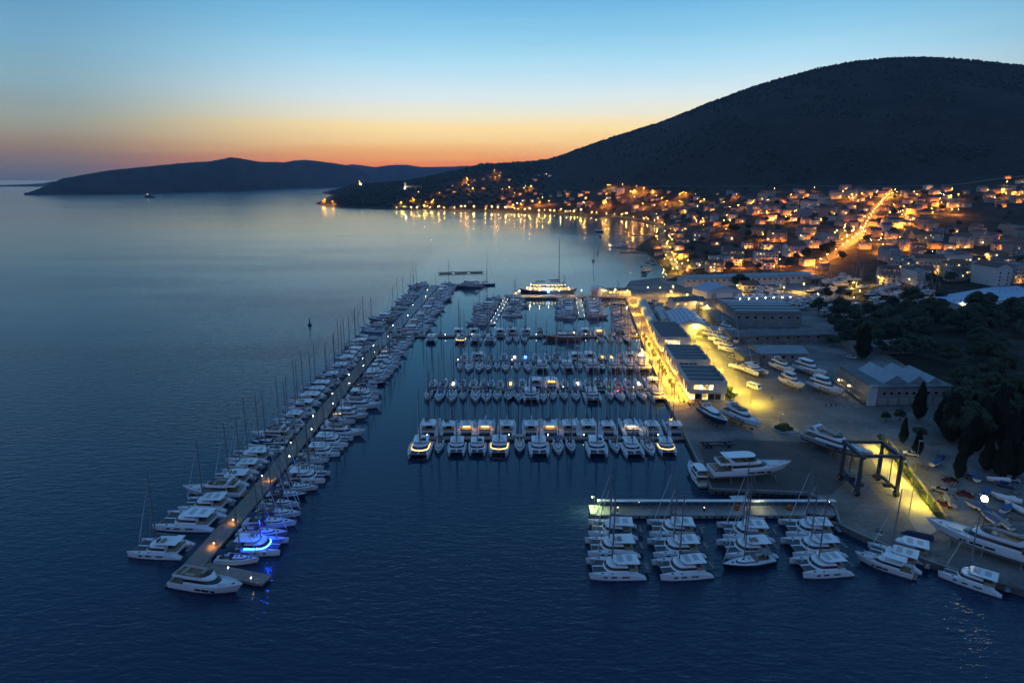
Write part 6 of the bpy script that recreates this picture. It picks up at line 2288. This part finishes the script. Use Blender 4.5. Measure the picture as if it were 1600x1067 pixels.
# ================================================================== TOWN
WALLS = [('white', mat('house_white', (.5, .49, .46), .9, var=.1, scale=.3)), ('cream', mat('house_cream', (.46, .41, .32), .9, var=.1, scale=.3)), ('grey', mat('house_grey', (.3, .3, .3), .9, var=.12, scale=.3)),
         ('ochre', mat('house_ochre', (.42, .3, .17), .9, var=.1, scale=.3)), ('pink', mat('house_pink', (.4, .26, .22), .9, var=.1, scale=.3)), ('stone', mat('house_stone', (.3, .27, .23), .9, var=.25, scale=.6))]
ROOFS = [('tiled', M_TILE), ('brown tiled', mat('roof_tile_brown', (.11, .06, .045), .85, var=.25, scale=.6)), ('grey flat', mat('roof_grey', (.16, .16, .165), .85, var=.2, scale=.4))]
_HM = {}


def house_mesh(w, d, h, roof, wall, rm):
    key = (w, d, h, roof, wall.name, rm.name)
    if key not in _HM:
        wl_ = MB().box(0, 0, h / 2 - 2, w, d, h + 4)
        rf = MB()
        if roof == 'hip':
            rf.box(0, 0, h + .12, w + .9, d + .9, .22).hip(-w / 2 - .4, w / 2 + .4, -d / 2 - .4, d / 2 + .4, h + .235, min(w, d) * .24)
        elif roof == 'gable':
            wl_.gable(-w / 2 + .02, w / 2 - .02, -d / 2 + .02, d / 2 - .02, h - .03, d * .22, 'x')
            o_ = d * .22
            for sg in (-1, 1):
                rf.add([(-w / 2 - .4, sg * (d / 2 + .4), h - .1), (w / 2 + .4, sg * (d / 2 + .4), h - .1), (w / 2 + .4, 0, h + o_ + .08), (-w / 2 - .4, 0, h + o_ + .08),
                        (-w / 2 - .4, sg * (d / 2 + .4), h + .1), (w / 2 + .4, sg * (d / 2 + .4), h + .1), (w / 2 + .4, 0, h + o_ + .28), (-w / 2 - .4, 0, h + o_ + .28)],
                       [(0, 1, 2, 3), (4, 7, 6, 5), (0, 4, 5, 1), (1, 5, 6, 2), (0, 3, 7, 4)])
        else:
            rf.box(0, 0, h + .12, w + .3, d + .3, .24).box(w * .22, d * .1, h + 1.1, w * .3, d * .35, 1.9)
        _HM[key] = (wl_.mesh('wall', wall), rf.mesh('roof', rm))
    return _HM[key]


BALC = MB().box(0, -.6, .0, 3.4, 1.2, .18).box(0, -1.17, .5, 3.4, .06, .9).mesh('balcony', M_PLASTER)
CHIM = MB().box(0, 0, 0, .6, .6, 1.4).mesh('chimney', M_PLASTER)
hs = random.Random(77)
ADDED_POST = MB().tube((0, 0, -3), (0, 0, 3.4), .07, n=5).mesh('added_front_lamp', M_POST)  # lamps added in front of houses to make their facades glow
ADDED_BULBS = [MB().ball((0, 0, 0), .17, 6, 4).mesh('bulb', m_) for m_ in (glow('added_lamp_orange', (1, .27, .02), 420), glow('added_lamp_orange', (1, .27, .02), 420), glow('added_lamp_amber', (1, .42, .06), 300), glow('added_lamp_white', (1, .75, .4), 160))]
# bare emitters added to brighten facades: they face the wall and slightly up
ADDED_WASH = [MB().add([(-.35, 0, -.2), (.35, 0, -.2), (.35, -.12, .25), (-.35, -.12, .25)], [(3, 2, 1, 0)]).mesh('added_wall_light', one_sided(n_, c_, p_)) for n_, c_, p_ in (('added_wash_orange', (1, .26, .02), 260), ('added_wash_amber', (1, .4, .05), 200), ('added_wash_orange', (1, .26, .02), 260))]


def house(x, y, z, size, label, rz, wi=None, roofi=None, group=None, lit_p=.16, windows=True, glow_p=.4):
    w, d, h = {'s': (9, 8, 3.4), 'm': (11, 9, 6.4), 'l': (14, 10, 8.8), 'a': (20, 12, 11.6), 'b': (24, 13, 14.4)}[size]
    wn_, wm = WALLS[hs.randrange(len(WALLS)) if wi is None else wi]
    ri = (hs.choice([0, 0, 0, 1, 1, 2]) if size in 'sml' else hs.choice([0, 1, 2, 2])) if roofi is None else roofi
    rn, rm = ROOFS[ri]
    rt = 'flat' if ri == 2 else hs.choice(['hip', 'gable'])
    a, b = house_mesh(w, d, h, rt, wm, rm)
    nm = {'s': 'bungalow', 'm': 'house', 'l': 'villa', 'a': 'apartment_block', 'b': 'apartment_block'}[size]
    o = root(nm, label.format(wall=wn_, roof=rn), 'house' if size in 'sml' else 'building', (x, y, z), rz, group)
    link('wall', a, o)
    r_ = link('roof', b, o)
    if hs.random() < .6 and rt != 'flat':
        link('chimney', CHIM, r_, (w * .2, d * .15, h + 1.4))
    st = max(1, int(h / 2.9))
    dist = math.hypot(x, y)
    if hs.random() < glow_p:
        gx = hs.uniform(-.4, .4) * w
        lp = link('added_front_lamp', ADDED_POST, o, (gx, -d / 2 - 3.2, 0))
        link('bulb', hs.choice(ADDED_BULBS), lp, (0, 0, 3.6))
    if hs.random() < glow_p * .9:
        for gx in ((-.25, .25) if w > 10 else (0,)):
            link('added_wall_light', hs.choice(ADDED_WASH), o, (gx * w, -d / 2 - 2.6, 1.2))
    if windows:
        nw = max(2, int(w / (3.2 if dist < 800 else 4.5)))
        for s_ in range(st):
            zz = 1.7 + s_ * 2.85
            for k in range(nw):
                if dist > 800 and hs.random() < .35:
                    continue
                xx = -w / 2 + w * (k + .5) / nw
                l_ = hs.random() < lit_p
                window(o, xx, -d / 2 - .03, zz, 1.3, 1.4, 's', (E_WIN if hs.random() < .7 else E_WINW) if l_ else M_GLASS)
            if dist < 800:
                for k in range(2):
                    window(o, -w / 2 - .03, -d / 2 + d * (k + .5) / 2, zz, 1.1, 1.3, 'w', E_WIN if hs.random() < lit_p * .7 else M_GLASS)
            if size in 'ab' and s_ > 0:
                for k in range(0, nw, 2):
                    link('balcony', BALC, o, (-w / 2 + w * (k + .5) / nw, -d / 2, zz - 1.25))
    elif hs.random() < lit_p * 2.2:
        window(o, hs.uniform(-w * .3, w * .3), -d / 2 - .05, h * .55, 1.6, 1.6, 's', E_WIN)
    return o


REG = [  # u0,u1,v0,v1,count,sizes,where,windows
    (1385, 1600, 392, 446, 24, 'lab', 'apartment quarter', True),
    (1050, 1330, 358, 424, 22, 'smla', 'dark meadow quarter', True),
    (1340, 1600, 355, 392, 34, 'mlla', 'quarter above apartments', True),
    (1340, 1445, 300, 355, 40, 'mml', 'beside orange road', False),
    (1445, 1600, 296, 326, 26, 'mml', 'upper right hillside', False),
    (1180, 1340, 298, 356, 58, 'mmla', 'hillside town centre', False),
    (1005, 1180, 300, 352, 62, 'mmls', 'left hillside town', False),
    (1020, 1075, 352, 426, 16, 'sm', 'lit beach front', True),
    (860, 1005, 299, 333, 40, 'mmsl', 'slope above bay', False),
    (690, 860, 272, 327, 44, 'mms', 'left town end', False),
    (605, 690, 303, 327, 14, 'sm', 'left shore hamlet', False),
    (500, 560, 296, 322, 8, 's', 'headland point', False),
    (1560, 1640, 278, 296, 8, 'm', 'top right town edge', False)]
houses_xy = []


def road_clear(x, y, r=9):
    for P_ in (ROAD_MAIN, ROAD_COAST, ROAD_EAST, ROAD_UP):
        for a_, b_ in P_:
            if abs(a_ - x) < r and abs(b_ - y) < r:
                return False
    return True


for u0, u1, v0, v1, n_, szs, wh, wnd in REG:
    got = []
    tries = 0
    while len(got) < n_ and tries < n_ * 30:
        tries += 1
        u, v = hs.uniform(u0, u1), hs.uniform(v0, v1)
        h_ = hit(u, v)
        if not h_ or h_[2] < 1.2 or h_[1] > 5200:
            continue
        x, y, z = h_
        sz = hs.choice(szs)
        rad = {'s': 12, 'm': 13.5, 'l': 16, 'a': 23, 'b': 27}[sz]
        if not road_clear(x, y, rad * .75) or any(math.hypot(x - a_, y - b_) < (rad + c_) * .55 for a_, b_, c_ in houses_xy) or (x < 262 and y < 585):
            continue
        houses_xy.append((x, y, rad))
        got.append((u, v, x, y, z, sz))
    # rows: bands of the picture's height, then left to right
    nb = max(1, min(4, len(got) // 8))
    got.sort(key=lambda g_: -g_[1])
    per = math.ceil(len(got) / nb)
    for b_ in range(nb):
        band = sorted(got[b_ * per:(b_ + 1) * per])
        for i, (u, v, x, y, z, sz) in enumerate(band):
            rown = '' if nb == 1 else f'{ordn(b_ + 1)} row, '
            what = 'house' if sz in 'sml' else 'block'
            house(x, y, min(z, T(x - 5, y - 5), T(x + 5, y - 5)) , sz, '{wall} ' + what + ' with {roof} roof, ' + f'{ordn(i + 1)} from left, {rown}{wh}', hs.choice([0, 0, .3, -.3, .15, -.15, 1.57]) + hs.uniform(-.1, .1), group='houses of the ' + wh, windows=wnd)
# landmark buildings -----------------------------------------------------------------------------------
for u, v, sz, wi, ri, lab, rz in ((968, 303, 'b', 0, 2, 'long white hotel above the bay at foot of the mountain', 0.0), (960, 300, 'a', 0, 2, 'upper wing of the long white hotel', .0), (1195, 412, 'a', 0, 2, 'plain white block standing alone in the dark meadow', .1),
                                  (1290, 385, 'b', 2, 2, 'tall grey block left of the bright junction', .4), (1445, 428, 'b', 1, 0, 'large cream apartment block with tiled roof above storage yard', -.15), (1492, 432, 'a', 1, 0, 'cream apartment block right of the largest one', -.1),
                                  (1590, 440, 'b', 2, 2, 'tall grey apartment block at right edge with lit windows', .2), (1545, 436, 'b', 0, 2, 'white terraced apartment block with lit balconies', .1), (1265, 330, 'b', 0, 2, 'wide white apartment block in the hillside town', .05),
                                  (1180, 335, 'b', 4, 2, 'pale four-storey block with rows of windows mid-town', .3), (1260, 415, 'm', 1, 1, 'cream house with dark roof left of the orange street', .1), (1090, 418, 'm', 5, 0, 'stone house beside the lit beach', .2), (1115, 424, 'l', 5, 0, 'stone villa with tiled roof behind the long pale hall', .1)):
    h_ = hitf(u, v)
    house(h_[0], h_[1], h_[2], sz, lab, rz, wi, ri, lit_p=.22)
# church on the headland, lit
h_ = hitf(564, 288.5)
ch = root('chapel', 'small floodlit chapel with bell tower on the headland skyline', 'chapel', (h_[0], h_[1], h_[2] - 2))
part('nave', MB().box(6, 0, 5, 22, 14, 14), WALLS[0][1], ch)
part('roof', MB().gable(-6, 18, -8, 8, 12, 5, 'x'), M_TILE, ch)
tw = part('bell_tower', MB().box(-8, 0, 12, 9, 9, 28), WALLS[0][1], ch)
part('spire', MB().loft([[(-13, -5, 26), (-3, -5, 26), (-3, 5, 26), (-13, 5, 26)], [(-8.2, -.2, 37), (-7.8, -.2, 37), (-7.8, .2, 37), (-8.2, .2, 37)]]), M_TILE, tw)
part('flood_lamp', MB().ball((2, -18, 3), 1.2, 6, 4), glow('chapel_flood', (1, .6, .1), 900), ch)
# lit fort-like cluster on the hill and ruined chapel on the peninsula
h_ = hitf(640, 296)
rc = root('old_church', 'old stone church with lit tower on the wooded headland', 'church', (h_[0], h_[1], h_[2]))
part('nave', MB().box(18, 0, 6, 62, 14, 14), WALLS[5][1], rc)
part('roof', MB().gable(-14, 50, -8, 8, 13, 5, 'x'), ROOFS[1][1], rc)
part('bell_tower', MB().box(-16, -2, 12, 8, 8, 28), WALLS[0][1], rc)
part('flood_lamp', MB().ball((-16, -14, 3), 1.0, 6, 4), glow('church_flood', (1, .72, .4), 500), rc)

# ------------------------------------------------------------------ town lamps
SH = [617, 629, 640, 654, 664, 673, 684, 694, 707, 718, 730, 743, 756, 768, 780, 791, 801, 811, 821, 829, 838, 847, 858, 867, 877, 888, 898, 910, 921, 932, 944, 956, 969, 981, 992, 1002, 1012, 1020, 1028]
for i, u in enumerate(SH):
    u += hs.uniform(-3.5, 3.5)
    v = float(np.interp(u, [618, 640, 700, 760, 820, 870, 920, 958, 990, 1018, 1034], [327.4, 327.6, 328.2, 329.6, 331.4, 333.4, 335.4, 338.2, 342.6, 347.8, 352]))
    h_ = hitf(u, v)
    LP_SHORE.put('street_lamp', f'shore road street lamp mirrored in the bay, {ordn(i + 1)} from left', 'street lamp', (h_[0], h_[1], h_[2]), 0, hs.choice([.8, 1.0, 1.2, 1.5]), group='shore road lamps')
lr = random.Random(4)
bl = []
for i in range(34):
    t = i / 33
    u = float(np.interp(t, [0, .3, .6, 1], [1040, 1030, 1046, 1062])) + lr.uniform(-14, 20)
    v = float(np.interp(t, [0, .3, .6, 1], [356, 378, 402, 430])) + lr.uniform(-4, 4)
    h_ = hit(u, v)
    if h_ and h_[2] > .7:
        bl.append((h_[0], h_[1], h_[2]))
bl.sort(key=lambda q_: -q_[1])
for i, q_ in enumerate(bl):
    LP_YELLOW.put('street_lamp', f'yellow lamp of the beach front, {ordn(i + 1)} from the far end', 'street lamp', q_, lr.uniform(0, 6), .75, group='beach front lamps')
OR = []
for u0, u1, v0, v1, n_ in ((1060, 1100, 303, 335, 9), (1085, 1140, 345, 360, 7), (1145, 1180, 308, 330, 6), (1195, 1245, 335, 352, 9), (1195, 1260, 300, 318, 5), (1270, 1340, 298, 320, 8), (1330, 1400, 300, 318, 8), (1380, 1440, 335, 360, 10), (1425, 1500, 305, 342, 12), (1560, 1600, 283, 312, 9),
                           (1290, 1360, 360, 385, 10), (1365, 1440, 378, 396, 7), (1000, 1060, 300, 325, 7), (945, 1000, 290, 318, 9), (905, 945, 305, 325, 4), (755, 785, 270, 282, 8), (705, 745, 275, 302, 10), (780, 860, 295, 325, 14), (625, 690, 300, 325, 8), (500, 530, 312, 321, 6), (503, 530, 294, 300, 3), (1440, 1600, 392, 440, 9), (1100, 1260, 365, 420, 7)):
    k = 0
    tries = 0
    while k < n_ and tries < 60:
        tries += 1
        h_ = hit(lr.uniform(u0, u1), lr.uniform(v0, v1))
        if h_ and h_[2] > 1.0 and h_[1] < 5000 and all(math.hypot(h_[0] - a_, h_[1] - b_) > c_ * .5 + .5 for a_, b_, c_ in houses_xy):
            OR.append(h_)
            k += 1
for P_, st_, pp in ((ROAD_MAIN, 2, 'main road climbing through town'), (ROAD_UP, 3, 'upper side street'), (ROAD_EAST, 4, 'east road')):
    for i, (x, y) in enumerate(P_[::st_]):
        (LP_ORANGE if pp != 'east road' else LP_YELLOW).put('street_lamp', f'orange street lamp on the {pp}, {ordn(i + 1)} from its start', 'street lamp', (x + 5, y, ground(x, y)), math.pi, 1.1, group='lamps of the ' + pp)
OR.sort()
rows_ = {}
for x, y, z in OR:
    k = int(min(max(math.log(y / 500.0) / math.log(5) * 5, 0), 6))
    rows_.setdefault(k, []).append((x, y, z))
for k, L_ in sorted(rows_.items()):
    for i, q_ in enumerate(sorted(L_)):
        c = lr.random()
        (LP_ORANGE if c < .72 else (LP_YELLOW if c < .85 else LP_WHITE)).put('street_lamp', f'{"orange" if c < .72 else "pale"} town lamp, {ordn(i + 1)} from left in {ordn(k + 1)} distance band inland', 'street lamp', q_, lr.uniform(0, 6), 1.0 if q_[1] < 1600 else 1.5, group='street lamps in town')
# bright junction
for i, (u, v) in enumerate(((1305, 372), (1318, 366), (1332, 372), (1345, 366), (1322, 380), (1300, 380))):
    h_ = hit(u, v)
    LP_YELLOW.put('street_lamp', f'white-yellow lamp of the bright junction, {ordn(i + 1)} of its group', 'street lamp', h_, i, 1.3, group='junction lamps', mats={'bulb': glow('junction', (1, .75, .3), 500)})

# ------------------------------------------------------------------ trees between the houses
for u0, u1, v0, v1, n_, nm in ((1040, 1100, 330, 346, 16, 'pine clump beside the beach town'), (1050, 1330, 355, 425, 40, 'dark meadow quarter'), (1005, 1340, 300, 352, 36, 'hillside town'), (1340, 1600, 300, 392, 34, 'right half of town'), (860, 1005, 300, 332, 26, 'bay slope'), (690, 860, 290, 326, 24, 'left end of town'), (1400, 1600, 395, 450, 16, 'apartment quarter')):
    k_ = 0
    for u, v in sorted((tr_.uniform(u0, u1), tr_.uniform(v0, v1)) for _ in range(n_)):
        h_ = hit(u, v)
        if not h_ or h_[2] < 1.5 or h_[1] > 5000 or any(math.hypot(h_[0] - a_, h_[1] - b_) < c_ * .7 for a_, b_, c_ in houses_xy) or (h_[0] < 262 and h_[1] < 585):
            continue
        s_ = tr_.uniform(.8, 1.4)
        k_ += 1
        tr_.choice(FARTREE).put('town_tree', f'{"large" if s_ > 1.1 else "small"} dark tree, {ordn(k_)} from left among houses of {nm}', 'tree', h_, tr_.uniform(0, 6), s_, group='trees of the ' + nm)

# scrub and woodland that reads as one mass ----------------------------------------------------------------
def scrub(name, n_, pick, smin, smax, m, seed):
    r = np.random.default_rng(seed)
    base = []
    for k in range(1, 3):
        a_ = math.pi * k / 3
        for i in range(5):
            t = 2 * math.pi * (i + .5 * k) / 5
            base.append((math.sin(a_) * math.cos(t), math.sin(a_) * math.sin(t), -math.cos(a_)))
    base += [(0, 0, -1), (0, 0, 1)]
    base = np.array(base)
    tri = []
    for i in range(5):
        j = (i + 1) % 5
        tri += [(i, j, 5 + i), (j, 5 + j, 5 + i), (10, j, i), (11, 5 + i, 5 + j)]
    tri = np.array(tri)
    V, F = [], []
    c = 0
    while c < n_:
        q_ = pick(r)
        if q_ is None:
            continue
        s = r.uniform(smin, smax)
        jit = r.uniform(.65, 1.25, (12, 1))
        V.append(base * jit * np.array([s, s, s * r.uniform(.7, 1.3)]) + np.array([q_[0], q_[1], q_[2] + s * .45]))
        F.append(tri + c * 12)
        c += 1
    V, F = np.concatenate(V), np.concatenate(F)
    me = bpy.data.meshes.new(name)
    me.from_pydata(V.tolist(), [], F.tolist())
    me.materials.append(m)
    return link(name, me)


def pick_mtn(r):
    u = r.uniform(840, 1750)
    s = (u - 800) / 1020.0
    rid = np.interp(u, [850, 900, 1000, 1100, 1200, 1300, 1400, 1750], [3300, 3100, 2900, 2600, 2450, 2350, 2300, 2300])
    y = rid + r.uniform(-60, 25) if r.random() < .25 else r.uniform(1500, rid)
    z = T(s * y, y)
    if z < 70 or (y < rid - 70 and r.random() > .5 + 2.4 * (vnoise(np.array(s * y / 130.0), np.array(y / 190.0), 4) + .5 * vnoise(np.array(s * y / 40.0), np.array(y / 60.0), 6))):
        return None
    return s * y, y, z


def pick_pen(r):
    u = r.uniform(490, 850)
    y = r.uniform(1950, 4400)
    s = (u - 800) / 1020.0
    z = T(s * y, y)
    if z < 4:
        return None
    if u > 690 and r.random() < .75 and y < 2900:
        return None
    return s * y, y, z


tag(scrub('mountain_scrub', 7000, pick_mtn, 1.2, 4.6, M_LEAF[0], 3), 'dark low scrub and scattered trees covering the mountain', 'scrub', kind='stuff')
tag(scrub('headland_woodland', 5200, pick_pen, 4.0, 8.5, M_LEAF[0], 5), 'dark pine woodland covering the headland across the bay', 'woodland', kind='stuff')
# ================================================================== EVENING HAZE
HAZE = 0.000035
hz = MB().box(-2000, 6400, 295, 30000, 13400, 602)
hm = bpy.data.materials.new('haze_air')
hm.use_nodes = True
hn = hm.node_tree.nodes
hn.clear()
pv = hn.new('ShaderNodeVolumePrincipled')
pv.inputs['Color'].default_value = (.5, .62, 1.0, 1)
pv.inputs['Density'].default_value = HAZE
pv.inputs['Anisotropy'].default_value = .3
ho = hn.new('ShaderNodeOutputMaterial')
hm.node_tree.links.new(pv.outputs[0], ho.inputs['Volume'])
tag(link('haze', hz.mesh('haze', hm)), kind='stuff')
